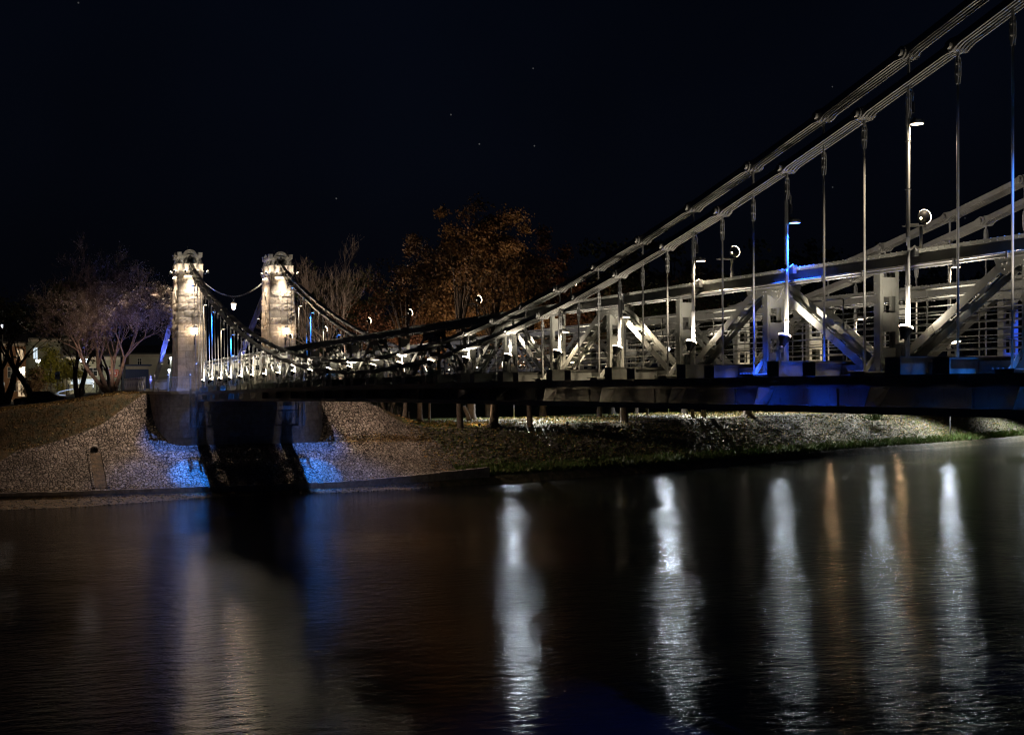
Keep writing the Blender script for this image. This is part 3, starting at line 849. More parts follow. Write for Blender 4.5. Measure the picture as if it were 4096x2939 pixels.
        gm.prism([c + tv * (ro * .62) + ax * -.06 - V((0, 0, .75)), c - tv * (ro * .62) + ax * -.06 - V((0, 0, .75)), c - tv * (ro * .62) + ax * -.06, c + tv * (ro * .62) + ax * -.06], ax * .072)
        for a in (20, 50, 90, 130, 160):
            p = c + (tv * math.cos(R(a)) + V((0, 0, math.sin(R(a))))) * ro * .5
            gm.lathe(p + ax * .01, [(.032, 0), (.03, .02), (.001, .03)], 8, ax)
        return gm.build('arched_gable', M['castiron'], t)
    gable(-1.24, 0, (-1, 0, 0), (0, 1, 0), .53); gable(1.24, 0, (1, 0, 0), (0, 1, 0), .53)
    gable(0, .82, (0, 1, 0), (1, 0, 0), .42); gable(0, -.82, (0, -1, 0), (1, 0, 0), .42)
    # bosses, slots and chain opening
    bm = MB()
    for sx_, fx in ((-1, -1.181),):
        for yy in (.66, .44, -.44, -.66):
            bm.lathe((fx, yy, z1 - .13), [(.032, 0), (.03, .02), (.001, .03)], 8, (sx_, 0, 0))
        for yy in (.66, -.66): bm.lathe((fx, yy, z1 - .34), [(.032, 0), (.03, .02), (.001, .03)], 8, (sx_, 0, 0))
        for yy in (.45, -.5): bm.box(fx - .02, fx, yy - .1, yy + .1, z1 - .27, z1 - .24); bm.box(fx - .015, fx, yy - .065, yy + .065, z1 - .72, z1 - .36)
    for k in range(3): bm.box(-1.0, 1.0, .76, .775 + .01 * k, z1 - .2 - .12 * k, z1 - .17 - .12 * k)
    bm.build('boss_and_band', M['castiron'], capo)
    om = MB()
    om.prism([(-1.262, -.15, z0 + .05), (-1.262, .15, z0 + .05), (-1.262, .15, z1 - .02), (-1.262, .1, z1 + .13), (-1.262, 0, z1 + .24), (-1.262, -.1, z1 + .13), (-1.262, -.15, z1 - .02)], (-.055, 0, 0))
    for yy in (.45, -.5): om.box(-1.205, -1.19, yy - .035, yy + .035, z1 - .69, z1 - .39)
    om.build('dark_opening', M['roof'], capo)
    rm = MB(); rm.add([(-1.1, -.7, zc), (1.1, -.7, zc), (1.1, .7, zc), (-1.1, .7, zc), (-.3, -.15, zc + .42), (.3, -.15, zc + .42), (.3, .15, zc + .42), (-.3, .15, zc + .42)], BF)
    rm.build('roof', M['roof'], t)
    lm = MB(); lm.tube([(0, 0, zc + .4), (0, 0, zc + 1.75)], .012, 6); lm.build('lightning_rod', M['galv'], t)
    # iron ring and bar on the side faces
    for sy in (-1, 1):
        im = MB(); yy = sy * (hw(7.0)[0] + .05)
        pts = [(.0 + .16 * math.cos(R(a)), yy, 7.0 + .24 * math.sin(R(a))) for a in range(0, 361, 30)]
        im.tube(pts, .03, 6); im.tube([(0, yy, 7.24), (0, yy, 7.5)], .025, 6); im.build('iron_ring', M['iron'], t)
    return t
tower_a = make_tower(0.0, 'left of the two lit stone towers, with a pale cast iron head and lantern', 3)
tower_b = make_tower(-WB, 'right of the two lit stone towers, behind the dark sweeping chain', 8)

# tower lights
for yc, nm in ((0.0, 'left'), (-WB, 'right')):
    t = empty('strip_light', (82.10, yc, 15.62), 'bright linear light under the cornice on the river face of the %s tower' % nm, 'light', 'linear lights under the tower cornices')
    mb = MB(); mb.box(-.05, .06, -.47, .47, .03, .07); mb.build('housing', M['iron'], t)
    mb = MB(); mb.box(-.045, .03, -.46, .46, -.005, .029); mb.build('diffuser', M['strip'], t)
    light('SPOT', 'slope_beam', (-.35, 0, -.05), (-.5, .5 if nm == 'left' else -.5, -1), 440, (1, .74, .54), t, .12, 66, .5)
    light('AREA', 'wash', (-.62, 0, -.02), (.15, 0, -1), 16, (1, .86, .68), t, .05, size2=.92, spread=95)
    for sy in ((1, -1) if nm == 'left' else (1, -1)):
        t = empty('strip_light', (83.65, yc + sy * 1.0, 15.62), 'bright linear light under the cornice on the %s side face of the %s tower' % ('outer' if (sy > 0) == (nm == 'left') else 'inner', nm), 'light', 'linear lights under the tower cornices')
        mb = MB(); mb.box(-.6, .6, -.06, .05, .03, .07); mb.build('housing', M['iron'], t)
        mb = MB(); mb.box(-.58, .58, -.03, .045, -.005, .029); mb.build('diffuser', M['strip'], t)
        if (sy > 0) == (nm == 'left'): light('SPOT', 'slope_beam', (0, sy * .4, -.05), (-.33, sy * (.95 if sy > 0 else 1.1), -.75), 720 if sy > 0 else 1000, (1, .74, .56), t, .12, 108, .7)
        light('AREA', 'wash', (0, sy * .55, -.02), (0, -sy * .14, -1), 15, (1, .83, .62), t, 1.1, size2=.05, spread=95)
    spots = [(-1.62, 1.18, 'outer front corner'), (-.4, 1.30, 'outer side'), (-1.90, .45, 'front beside the chain'), (-1.88, -.45, 'front right of the chain'), (-1.6, -1.22, 'right front corner')]
    for dx, dy, wh in spots:
        t = empty('tower_floodlight', (83.65 + dx, yc + dy, 15.85), 'small uplight on the cornice of the %s tower, %s' % (nm, wh), 'floodlight', 'uplights on the tower cornices')
        ax = V((-dx * .35, -dy * .5, .9)).normalized(); c = V((0, 0, .12))
        mb = MB(); mb.lathe(c, [(.02, -.12), (.07, -.12), (.085, .02), (.08, .03)], 12, ax); mb.bar((.2 if dx < -1 else 0, -dy * .22, -.05), c - ax * .1, .04, .03); mb.build('lamp_housing', M['black'], t)
        mb = MB(); mb.lathe(c + ax * .02, [(.001, .0), (.078, 0)], 12, ax); mb.lathe(c + ax * .03, [(.08, -.01), (.09, 0), (.08, .012)], 12, ax); mb.build('lens', M['white'], t)
        light('SPOT', 'up_beam', c + ax * .06, ax, 4.5, (1, .86, .68), t, .05, 160, .6)
def lantern_body(t, c):
    mb = MB(); mb.lathe(c, [(.04, -.25), (.09, -.24), (.11, -.22), (.17, .16), (.175, .18)], 8); mb.build('glass', M['lantern'], t)
    mb = MB(); mb.lathe(c, [(.24, .185), (.2, .22), (.10, .34), (.04, .38), (.05, .42), (.03, .46), (.001, .48)], 12)
    for k in range(6):
        a = R(60 * k); ca, sa = math.cos(a), math.sin(a)
        mb.bar(c + V((.115 * ca, .115 * sa, -.23)), c + V((.185 * ca, .185 * sa, .19)), .014, .014)
    mb.lathe(c, [(.10, -.27), (.12, -.24), (.06, -.28), (.03, -.36), (.001, -.38)], 8)
    mb.build('lantern_frame', M['iron'], t)
for yc, nm in ((0.0, 'left'), (-WB, 'right')):
    t = empty('wall_lantern', (82.08, yc - .19, 11.0), 'glowing old style lantern on a scrolled bracket on the river face of the %s tower' % nm, 'lantern', 'wall lanterns on the towers')
    c = V((-.42, 0, .62)); lantern_body(t, c)
    mb = MB(); mb.box(-.01, .03, -.06, .06, -.42, .18)
    mb.tube([(0, 0, .1), (-.25, 0, .08), (-.40, 0, .0), (-.44, 0, .10), (-.42, 0, .26)], .026, 6); mb.tube([(0, 0, -.35), (-.08, 0, -.2), (-.2, 0, -.02), (-.34, 0, .03)], .022, 6)
    mb.tube([(-.40, 0, 0), (-.42, 0, -.1), (-.38, 0, -.13)], .02, 6); mb.build('bracket', M['iron'], t)
    light('POINT', 'bulb', c, None, 5, (1, .66, .42), t, .12)
t = empty('hanging_lantern', (83.6, -3.39, 13.55), 'glowing lantern hanging from the chain between the two towers', 'lantern')
lantern_body(t, V((0, 0, 0)))
mb = MB(); mb.tube([(0, 0, .46), (0, .12, .62), (0, .18, .70)], .012, 5); mb.tube([(0, 0, .46), (0, -.12, .62), (0, -.18, .70)], .012, 5); mb.build('hanger', M['iron'], t)
light('POINT', 'bulb', (0, 0, 0), None, 40, (1, .70, .42), t, .12)
t = empty('lantern_chain', (83.6, -3.39, 14.25), 'pair of slack iron chains with a light string slung between the two towers', 'chain')
for k, o in enumerate((-.10, .10)):
    mb = MB()
    n = 60
    for i in range(n):
        u0 = -1 + 2 * i / n; u1 = -1 + 2 * (i + 1) / n
        def P_(u): return V((o, u * 2.48, 1.30 * (abs(u) ** 1.9) + (.05 if k else 0)))
        a_, b_ = P_(u0), P_(u1); mb.bar(a_, b_, .06 if i % 2 else .022, .022 if i % 2 else .06)
    mb.build('chain_strand', M['galv'], t)
light('POINT', 'chain_glow', (.0, .6, .45), None, 3, (.35, .45, 1), t, .05)

# blue uplights at the back stays and warm lamps clipped on them
for yc, nm in ((0.0, 'left'), (-WB, 'right')):
    t = empty('ground_floodlight', (101.0, yc + .5, 7.35), 'blue floodlight at the foot of the back stay behind the %s tower' % nm, 'floodlight', 'blue floodlights behind the towers')
    ax = V((-.80, .05, .62)).normalized(); c = V((0, 0, .25))
    mb = MB(); mb.lathe(c, [(.03, -.15), (.12, -.12), (.15, 0), (.14, .02)], 14, ax); mb.bar((0, 0, 0), c - ax * .1, .06, .05); mb.build('lamp_housing', M['black'], t)
    mb = MB(); mb.lathe(c + ax * .01, [(.001, 0), (.14, 0)], 14, ax); mb.build('lens', M['blue'], t)
    light('SPOT', 'blue_beam', c + ax * .06, (-.85, .22 if yc == 0 else 0, .6), 2600 if yc == 0 else 900, (.10, .16, 1), t, .1, 75, .8)
    if yc == 0:  # extra violet light added here to tint the leaves of the bare tree
        t = empty('ground_floodlight', (83.2, 2.35, 7.22), 'small blue violet fill light added on the abutment corner to light the bare tree', 'floodlight', 'blue floodlights behind the towers')
        ax = V((.55, .16, .62)).normalized(); c = V((0, 0, .2))
        mb = MB(); mb.lathe(c, [(.03, -.12), (.1, -.1), (.12, 0), (.11, .02)], 14, ax); mb.bar((0, 0, 0), c - ax * .08, .05, .04); mb.build('lamp_housing', M['black'], t)
        mb = MB(); mb.lathe(c + ax * .01, [(.001, 0), (.11, 0)], 14, ax); mb.build('lens', M['blue'], t)
        light('SPOT', 'added_violet_beam', c + ax * .05, ax, 210, (.20, .24, 1), t, .08, 62, .9)
    for k, x in enumerate((91.3, 95.1, 99.5)):
        z = 16.65 - .42 * (x - XT) - .38
        t = empty('stay_lamp', (x, yc, z), 'warm downlight clipped under the back stay behind the %s tower, %s from the top' % (nm, ORD[k]), 'lamp', 'lamps under the back stays')
        mb = MB(); mb.lathe((0, 0, 0), [(.105, 0), (.11, .05), (.05, .09), (.02, .12)], 14); mb.bar((0, 0, .1), (0, 0, .32), .03, .03); mb.build('lamp_housing', M['galv'], t)
        mb = MB(); mb.lathe((0, 0, .003), [(.104, 0), (.001, -.001)], 14); mb.build('lens', M['warm'], t)
        light('SPOT', 'down_beam', (0, 0, -.03), (0, 0, -1), 45, (1, .75, .5), t, .08, 150, .7)

# ------------------------------------------------------------------ inspection gantry
gt_ = empty('inspection_gantry', (78.2, -3.39, 4.6), 'steel inspection gantry with ladders and lattice walkway slung under the far bridge end', 'gantry')
for y0 in (3.9, -3.75):
    mb = MB()
    for dx in (-.35, .35):
        for dy in (-.22, .22): mb.bar((dx, y0 + dy, 0), (dx, y0 + dy, 2.75), .09, .09)
    z = .1
    while z < 2.7:
        for dx in (-.35, .35): mb.bar((dx, y0 - .22, z), (dx, y0 + .22, z), .05, .05, (1, 0, 0))
        for dy in (-.22, .22): mb.bar((-.35, y0 + dy, z), (.35, y0 + dy, z), .05, .05, (0, 1, 0))
        z += .52
    mb.build('ladder_tower', M['galv'], gt_)
mb = MB()
for dx in (-.3, .3):
    for z in (.08, 1.12): mb.bar((dx, -3.5, z), (dx, 3.65, z), .09, .09, (1, 0, 0))
    for k in range(9):
        ya = -3.5 + k * .795; yb = ya + .795
        mb.bar((dx, ya, .1), (dx, ya, 1.1), .05, .05, (1, 0, 0)); a_, b_ = ((ya, .1), (yb, 1.1)) if k % 2 else ((ya, 1.1), (yb, .1))
        mb.bar((dx, a_[0], a_[1]), (dx, b_[0], b_[1]), .05, .04, (1, 0, 0))
mb.box(-.3, .3, -3.5, 3.65, .0, .03)
mb.build('walkway_truss', M['galv'], gt_)

# ------------------------------------------------------------------ railings
def ornate_panel(mb, a, b, h):
    a = V(a); b = V(b); d = b - a; ln = d.length; u = d / ln; nrm = V((-u.y, u.x, 0))
    for z in (.10, h * .72, h - .1): mb.bar(a + V((0, 0, z)), b + V((0, 0, z)), .035, .025)
    mb.bar(a + V((0, 0, h)), b + V((0, 0, h)), .07, .045)
    n = max(2, int(ln / .16)); st = ln / n
    for k in range(n):
        c = a + u * (st * (k + .5)); w = st * .36
        for s_ in (-1, 1):
            mb.tube([c + u * (s_ * w * .35) + V((0, 0, .1)), c + u * (s_ * w) + V((0, 0, .22)), c + u * (s_ * w) + V((0, 0, h * .58)), c + u * (s_ * w * .2) + V((0, 0, h * .72))], .011, 4, caps=False)
        mb.tube([c + u * (w * math.cos(R(q))) * .6 + V((0, 0, h * .80 + w * .75 * math.sin(R(q)))) for q in range(0, 361, 60)], .010, 4, caps=False)
def railing(name, label, pts, h, m, base=0):
    o = V(pts[0]); t = empty(name, o, label, 'railing')
    for a, b in zip(pts, pts[1:]):
        a = V(a) - o; b = V(b) - o
        mb = MB(); ornate_panel(mb, a, b, h); mb.build('railing_panel', m, t)
    for p in pts:
        p = V(p) - o; mb = MB(); mb.box(p.x - .06, p.x + .06, p.y - .06, p.y + .06, p.z, p.z + h + .08); mb.lathe(p + V((0, 0, h + .08)), [(.05, 0), (.08, .05), (.05, .11), (.001, .14)], 10)
        mb.build('railing_post', m, t)
    return t
M['railpaint'] = noisy('painted_rail_iron', (.32, .32, .33), (.4, .4, .4), 5, .45, 0)
ZA = 7.19
railing('ornate_railing', 'ornate cast iron railing on the abutment edge in front of the left tower', [(80.2, .45, ZA), (80.2, 2.05, ZA), (81.9, 2.80, ZA), (83.9, 2.85, ZA)], 1.0, M['railpaint'])
railing('ornate_railing', 'ornate cast iron railing on the abutment edge in front of the right tower', [(80.2, -7.25, ZA), (80.2, -8.85, ZA), (81.9, -9.55, ZA), (83.9, -9.62, ZA)], 1.0, M['railpaint'])
def cross_fence(label, pts, h, m):
    o = V(pts[0]); t = empty('street_railing', o, label, 'railing')
    for a, b in zip(pts, pts[1:]):
        a = V(a) - o; b = V(b) - o; u = (b - a); n = max(1, int(u.length / 1.0)); mb = MB()
        for z in (.12, h - .12, h): mb.bar(a + V((0, 0, z)), b + V((0, 0, z)), .04, .03)
        for k in range(n):
            p = a + u * (k / n); q = a + u * ((k + 1) / n)
            mb.bar(p + V((0, 0, .1)), q.lerp(p, .5) + V((0, 0, h - .1)), .025, .025); mb.bar(q + V((0, 0, .1)), q.lerp(p, .5) + V((0, 0, h - .1)), .025, .025)
            mb.bar(p + V((0, 0, h - .1)), q.lerp(p, .5) + V((0, 0, .1)), .025, .025); mb.bar(q + V((0, 0, h - .1)), q.lerp(p, .5) + V((0, 0, .1)), .025, .025)
        mb.build('railing_panel', m, t)
        for k in range(n + 1):
            p = a + u * (k / n); mb = MB(); mb.box(p.x - .045, p.x + .045, p.y - .045, p.y + .045, p.z, p.z + h + .06)
            mb.build('railing_post', m, t)
cross_fence('grey street railing with crossed bars running back from the left tower, lit blue', [(84.3, 3.2, 7.2), (89, 3.3, 7.2), (96, 3.5, 7.2)], 1.05, M['railpaint'])
cross_fence('dark street railing with crossed bars behind the bare tree', [(96.5, 3.7, 7.2), (103, 5.2, 7.1), (104, 7.5, 6.95)], .95, M['iron'])
cross_fence('dark railing stepping down the bank right of the abutment', [(84.2, -10.3, 7.2), (85.2, -13.0, 6.2), (87.5, -16.5, 5.2), (90.5, -19.4, 4.25)], 1.0, M['iron'])

# ------------------------------------------------------------------ trees
def limb(segs, rng, p, d, L_, r, lv, spread, tips, up_=.12, kids=(2, 3)):
    n = 3; pts = [p]; rs = [r]
    for i in range(n):
        d = (d + V((rng.gauss(0, .13), rng.gauss(0, .13), rng.gauss(0, .09) + up_ * .35))).normalized()
        p = p + d * (L_ / n); pts.append(p); rs.append(r * (1 - .35 * (i + 1) / n))
    segs.append((pts, rs, lv))
    if lv == 0: tips.append((p, d)); return
    for k in range(rng.randint(*kids) + (1 if lv == 1 else 0)):
        a = rng.uniform(0, 2 * math.pi); s_ = spread * rng.uniform(.6, 1.25)
        o = d.orthogonal().normalized(); o2 = d.cross(o)
        nd = (d * math.cos(s_) + (o * math.cos(a) + o2 * math.sin(a)) * math.sin(s_)); nd.z += up_; nd.normalize()
        q = pts[rng.choice((1, 2, 3))] if k else pts[-1]
        limb(segs, rng, q, nd, L_ * rng.uniform(.62, .86), rs[-1] * rng.uniform(.55, .8), lv - 1, spread, tips, up_, kids)
def leaf(mb, p, s, rng):
    a = V((rng.gauss(0, 1), rng.gauss(0, 1), rng.gauss(0, 1))).normalized(); b = a.orthogonal().normalized(); c = a.cross(b)
    mb.add([p - b * s, p + c * s * .6, p + b * s, p - c * s * .6], [(0, 1, 2, 3)])
def bare_tree(name, base, label, seed, trunks, L0, r0, levels, spread, leaves=None, group=None, barkm='bark', up_=.12, kids=(2, 3)):
    rng = random.Random(seed); t = empty(name, base, label, 'tree', group)
    tr, br, tips = MB(), MB(), []
    for d, lk in trunks:
        segs = []; limb(segs, rng, V((0, 0, -.3)) + V((d[0] * .6, d[1] * .6, 0)), V(d).normalized(), L0 * lk, r0, levels, spread, tips, up_, kids)
        for pts, rs, lv in segs:
            if lv >= levels - 1: tr.tube(pts, rs, 8, caps=False)
            else: br.tube(pts, [max(q, .007) for q in rs], 5 if lv > 2 else 3, caps=False)
    tr.build('trunk', M[barkm], t); br.build('branches', M['twig' if barkm == 'bark' else barkm], t)
    if leaves:
        lm = MB(); fn, m_, cnt, s, sp = leaves
        for p, d in tips:
            if fn(p, rng):
                for k in range(cnt): leaf(lm, p + V((rng.gauss(0, sp), rng.gauss(0, sp), rng.gauss(0, sp))), s * rng.uniform(.6, 1.3), rng)
        lm.build('leaves', M[m_], t)
    return t
def leafy_tree(name, base, label, seed, H, rad, m_, trunk_r=.3, clumps=70, per=110, crown_z=.55, s=.16, group=None, squash=1.15, lean=(0, 0), barkm='bark', cl=1.0):
    rng = random.Random(seed); t = empty(name, base, label, 'tree', group)
    tm = MB(); cc = V((lean[0], lean[1], H * crown_z))
    top = V((lean[0], lean[1], H * .8))
    tm.tube([(0, 0, -.4), (0, 0, .0), (0.03, .02, .5), (lean[0] * .3, lean[1] * .3, H * .25), (lean[0] * .7, lean[1] * .7, H * .5), top], [trunk_r * 1.7, trunk_r * 1.35, trunk_r, trunk_r * .85, trunk_r * .55, .04], 9)
    lm = MB(); ctr = []
    hz = H * (1 - crown_z)
    lobes = [(V((math.cos(a) * rad * .5, math.sin(a) * rad * .5, rng.uniform(-.45, .45) * hz)), rng.uniform(.45, .65)) for a in [k * 2 * math.pi / 7 + rng.uniform(-.3, .3) for k in range(7)]] + [(V((0, 0, hz * .45)), .6), (V((0, 0, -hz * .1)), .7)]
    for k in range(clumps):
        lo, lr = rng.choice(lobes)
        d = V((rng.gauss(0, 1), rng.gauss(0, 1), rng.gauss(0, 1))).normalized() * (rng.random() ** .35)
        c = cc + lo + V((d.x * rad * lr, d.y * rad * lr, d.z * hz * lr * .8)); ctr.append(c)
        q = rng.uniform(.45, .95) * cl
        for j in range(per):
            leaf(lm, c + V((rng.gauss(0, q * .55), rng.gauss(0, q * .55), rng.gauss(0, q * .42))), s * rng.uniform(.6, 1.4), rng)
    for c in ctr[::4]:
        st = V((lean[0] * .5, lean[1] * .5, H * rng.uniform(.28, .6))); mid = st.lerp(c, .5) + V((0, 0, -.3))
        tm.tube([st, mid, c], [trunk_r * .35, trunk_r * .2, .02], 5, caps=False)
    tm.build('trunk', M[barkm], t); lm.build('crown', M[m_], t)
    return t
bare_tree('bare_tree', (89.2, 5.1, 7.2), 'big nearly bare tree with forked trunk left of the towers, its lower leaves lit blue', 5,
          [((.0, -.12, 1), .95), ((.1, .40, 1), 1.1), ((-.2, .05, 1), .9), ((.1, .62, 1), .9)], 3.3, .18, 7, .62,
          (lambda p, rng: (p.y < 1.2 and rng.random() < (.6 if p.z < 8 else .25)) or rng.random() < .2, 'paleleaf', 3, .045, .16), up_=.10, kids=(3, 3))
bare_tree('bare_tree', (119.5, -22.0, 6.6), 'tall bare dim tree right of the towers', 12, [((.0, .05, 1), 1.0), ((.1, .3, 1), .8)], 5.2, .24, 6, .52, up_=.17, kids=(3, 3))
bare_tree('sparse_tree', (97.0, -19.6, 4.1), 'slim tree with sparse reddish brown leaves between the bare tree and the orange crown', 21,
          [((0, .1, 1), 1.0), ((.1, -.2, 1), .95)], 3.7, .14, 5, .5, (lambda p, rng: rng.random() < .8, 'brownleaf', 22, .11, .38), up_=.16)
leafy_tree('autumn_tree', (104, -30.0, 4.2), 'large rounded autumn tree with orange leaves behind the middle of the bridge', 31, 21.5, 7.8, 'orange', .42, 270, 230, .60, .12, cl=1.25)
leafy_tree('autumn_tree', (103.5, -24.6, 4.2), 'lower orange tree at the left foot of the large autumn crown', 33, 13.0, 4.2, 'orange', .26, 90, 190, .60, .11)
leafy_tree('autumn_tree', (112, -41.0, 4.3), 'dull brown orange tree on the right flank of the large autumn crown', 35, 20.5, 6.0, 'brownleaf', .36, 120, 200, .58, .13, cl=1.25)
dk = [(118, -52, 20, 7.5), (126, -64, 22, 8.0), (128, -76, 21.5, 8.5), (134, -90, 22, 9), (140, -107, 23, 10), (140, -124, 22, 10), (150, -29, 19, 7), (180, 4.0, 18, 7), (178, 15.5, 19, 6.5)]
wd = ['just right of the autumn trees', 'second right of the autumn trees', 'behind the middle of the near truss', 'behind the near truss where the blue lamp hangs', 'behind the right part of the near truss', 'at the right edge of the picture', 'far behind the tall bare tree', 'behind the shop roofs on the left', 'at the left edge above the brick house']
for i, (x, y, h, r_) in enumerate(dk):
    leafy_tree('dark_tree', (x, y, zground(x, y)), 'dark broad tree in the night ' + wd[i], 50 + i, h, r_, 'darkleaf', .35, 90, 80, .58, .26, 'dark trees in the background', barkm='barkdark', cl=1.5)
# riverside trees on the right bank whose trunks show under the deck
rb = [((88.6, -18.4), .21, 0, 'slim trunk at the right end of the cobbled slope'), ((105.5, -26.2), .12, 0, 'thin brown trunk behind the sloping railing'), ((86.0, -22.3), .26, 0, 'dark trunk on the bank beside a leaning stump'),
      ((113.4, -35.4), .30, 0, 'pale thick trunk lit white behind a dark one'), ((87.0, -25.64), .35, 1, 'thick dark trunk with flared foot at the bank top'), ((88.6, -29.6), .23, 0, 'dark leaning trunk casting a long shadow down the bank'),
      ((105.4, -44.3), .26, 0, 'grey trunk beyond the park path'), ((111.1, -49.7), .22, 0, 'far grey trunk beside the path'), ((93.6, -41.1), .33, 0, 'dark trunk at the start of the stone edging'),
      ((119.5, -55.8), .2, 0, 'distant trunk deep in the park'), ((111.2, -52.8), .13, 0, 'thin straight trunk on the lit grass'), ((113.8, -58.8), .34, 0, 'pale stout trunk on the far grass'),
      ((101.2, -52.6), .16, 0, 'slim dark trunk casting a slanting shadow'), ((101.4, -53.9), .24, 0, 'pair member trunk lit pale on one side'), ((102.5, -59.7), .41, 1, 'dark trunk with spreading roots at the bank edge')]
for i, ((x, y), r_, fl_, lb) in enumerate(rb):
    rng = random.Random(200 + i); z = zground(x, y)
    t = empty('riverside_tree', (x, y, z), lb, 'tree', 'trees on the right bank'); H = rng.uniform(13, 16)
    tm = MB(); ln = rng.uniform(-.12, .12)
    tm.tube([(0, 0, -.4), (0, 0, 0.05), (0, ln * .2, .4), (0, ln, 1.3), (0, ln * 1.8, 3), (0, ln * 3, H * .8)], [r_ * (2.4 if fl_ else 1.6), r_ * (1.75 if fl_ else 1.25), r_ * 1.08, r_, r_ * .9, .05], 10)
    if fl_:
        for k in range(6):
            a = k * 1.05 + .3; tm.tube([(0, 0, .45), (math.cos(a) * r_ * 1.4, math.sin(a) * r_ * 1.4, .12), (math.cos(a) * r_ * 2.6, math.sin(a) * r_ * 2.6, -.12)], [r_ * .5, r_ * .35, .05], 6)
    lm = MB()
    for k in range(26):
        a = rng.uniform(0, 6.28); q = V((math.cos(a) * rng.uniform(.5, 2.6), math.sin(a) * rng.uniform(.5, 2.6), H * rng.uniform(.72, 1.0)))
        if k % 2 == 0: tm.tube([(0, ln * 2, H * .45), q * .6 + V((0, 0, H * .25)), q], [r_ * .3, r_ * .2, .02], 5, caps=False)
        for j in range(40): leaf(lm, q + V((rng.gauss(0, .5), rng.gauss(0, .5), rng.gauss(0, .4))), .13 * rng.uniform(.6, 1.4), rng)
    tm.build('trunk', M['bark'], t); lm.build('crown', M['orange'] if y > -36 else (M['darkleaf'] if i % 3 else M['brownleaf']), t)
t = empty('tree_stump', (100.6, -28.6, zground(100.6, -28.6)), 'short cut stump leaning left on the lit park grass', 'stump')
mb = MB(); mb.tube([(0, 0, -.2), (0, .25, .6), (0, .62, 1.45)], [.24, .2, .17], 9); mb.build('trunk', M['bark'], t)
# street trees on the left
st = [((120.6, 12.7, 6.1), 12.5, .42, 'dark forked street tree at the left edge before the brick house'), ((107.1, 10.35, 6.4), 12, .30, 'dark street tree leaning in front of the yellow lit shrubs'), ((99.6, 6.95, 6.85), 11, .24, 'dark forked street tree before the shop with the red sign'), ((94.7, 5.1, 7.1), 8.5, .17, 'slim dark tree beside the big bare tree')]
for i, (b, h, r_, lb) in enumerate(st):
    bare_tree('street_tree', b, lb, 70 + i, [((.0, .1, 1), 1), ((0, -.16, 1), .95)] if i != 1 else [((0, .12, 1), 1.15)], h * .30, r_, 4, .42, (lambda p, rng: True, 'darkleaf', 11, .15, .7), 'street trees on the left', 'barkdark', .14)
for i, (b, h, r_, lb) in enumerate([((124.8, 9.5, 6.4), 3.6, 1.2, 'orange brown bush beside the brick house'), ((124.4, 8.0, 6.5), 6.0, 1.6, 'tall yellow green tree lit from behind by street lamps'), ((128.5, 6.2, 6.7), 4.6, 1.9, 'broad yellow green bush behind the pedestrian sign')]):
    leafy_tree('lit_shrub', b, lb, 90 + i, h, r_, 'yellowgreen' if i else 'orange', .09, 40, 90, .55, .10, 'lit shrubs on the street', cl=.7)
t = empty('shore_shrub', (107.9, -79.4, 3.2), 'small bright green bush on the bank below the right end of the deck', 'shrub')
rng = random.Random(8); lm = MB()
for k in range(900): leaf(lm, V((rng.gauss(0, .5), rng.gauss(0, .6), abs(rng.gauss(.5, .45)))), .10, rng)
lm.build('foliage', M['blade'], t)
mb = MB(); mb.tube([(0, 0, -.2), (0, 0, .8)], .04, 5); mb.build('stem', M['bark'], t)

# ------------------------------------------------------------------ buildings on the left
def building(name, label, xf, y0, y1, zb, zt, wallm, wins, roof_h=1.5, roofm='roof', depth=9):
    """front face at x = xf facing the river, windows (y, z, w, h, lit)"""
    o = V((xf, (y0 + y1) / 2, zb)); t = empty(name, o, label, 'building')
    w = abs(y1 - y0) / 2; h = zt - zb
    mb = MB(); mb.box(0, depth, -w, w, -.3, h); mb.build('wall', wallm, t)
    mb = MB(); mb.prism([(-.35, -w - .3, h), (depth + .35, -w - .3, h), (depth + .35, -w - .3, h + .15), (depth / 2, -w - .3, h + roof_h), (-.35, -w - .3, h + .15)], (0, 2 * w + .6, 0)); mb.build('roof', M[roofm], t)
    mb = MB(); mb.box(-.06, 0, -w, w, h - .35, h - .02); mb.build('eaves_band', M['trim'], t); mb = MB(); mb.box(-.05, 0, -w, w, 0, .6); mb.build('base_band', M['trim'], t)
    for (wy, wz, ww, wh, lit) in wins:
        mb = MB(); y_ = wy - o.y; z_ = wz - zb
        for a, b, c, d in ((-ww / 2 - .06, ww / 2 + .06, -wh / 2 - .06, -wh / 2), (-ww / 2 - .06, ww / 2 + .06, wh / 2, wh / 2 + .06), (-ww / 2 - .06, -ww / 2, -wh / 2, wh / 2), (ww / 2, ww / 2 + .06, -wh / 2, wh / 2), (-.025, .025, -wh / 2, wh / 2), (-ww / 2, -.025, wh * .12, wh * .12 + .05), (.025, ww / 2, wh * .12, wh * .12 + .05)):
            mb.box(-.07, -.002, y_ + a, y_ + b, z_ + c, z_ + d)
        f = mb.build('window', M['whitepaint'], t)
        mb = MB(); mb.box(-.03, -.001, y_ - ww / 2, y_ + ww / 2, z_ - wh / 2, z_ + wh / 2); mb.build('pane', M['litpane'] if lit == 1 else (M['coolpane'] if lit == 2 else M['glass']), f)
    return t
M['whitepaint'] = noisy('white_window_paint', (.55, .55, .52), (.65, .64, .6), 6, .5, 0)
M['glass'] = mat('dark_window_glass', (.02, .025, .03), .08)
M['litpane'] = emit('lit_window', (1, .72, .42), .14)
M['coolpane'] = emit('cool_lit_window', (.75, .9, 1), .2)
M['brick'] = noisy('brown_brick_wall', (.24, .13, .07), (.32, .18, .10), 3, .85, .4, .01)
M['greenwall'] = noisy('pale_green_render', (.24, .26, .20), (.30, .31, .25), 1.2, .85, .2, .005)
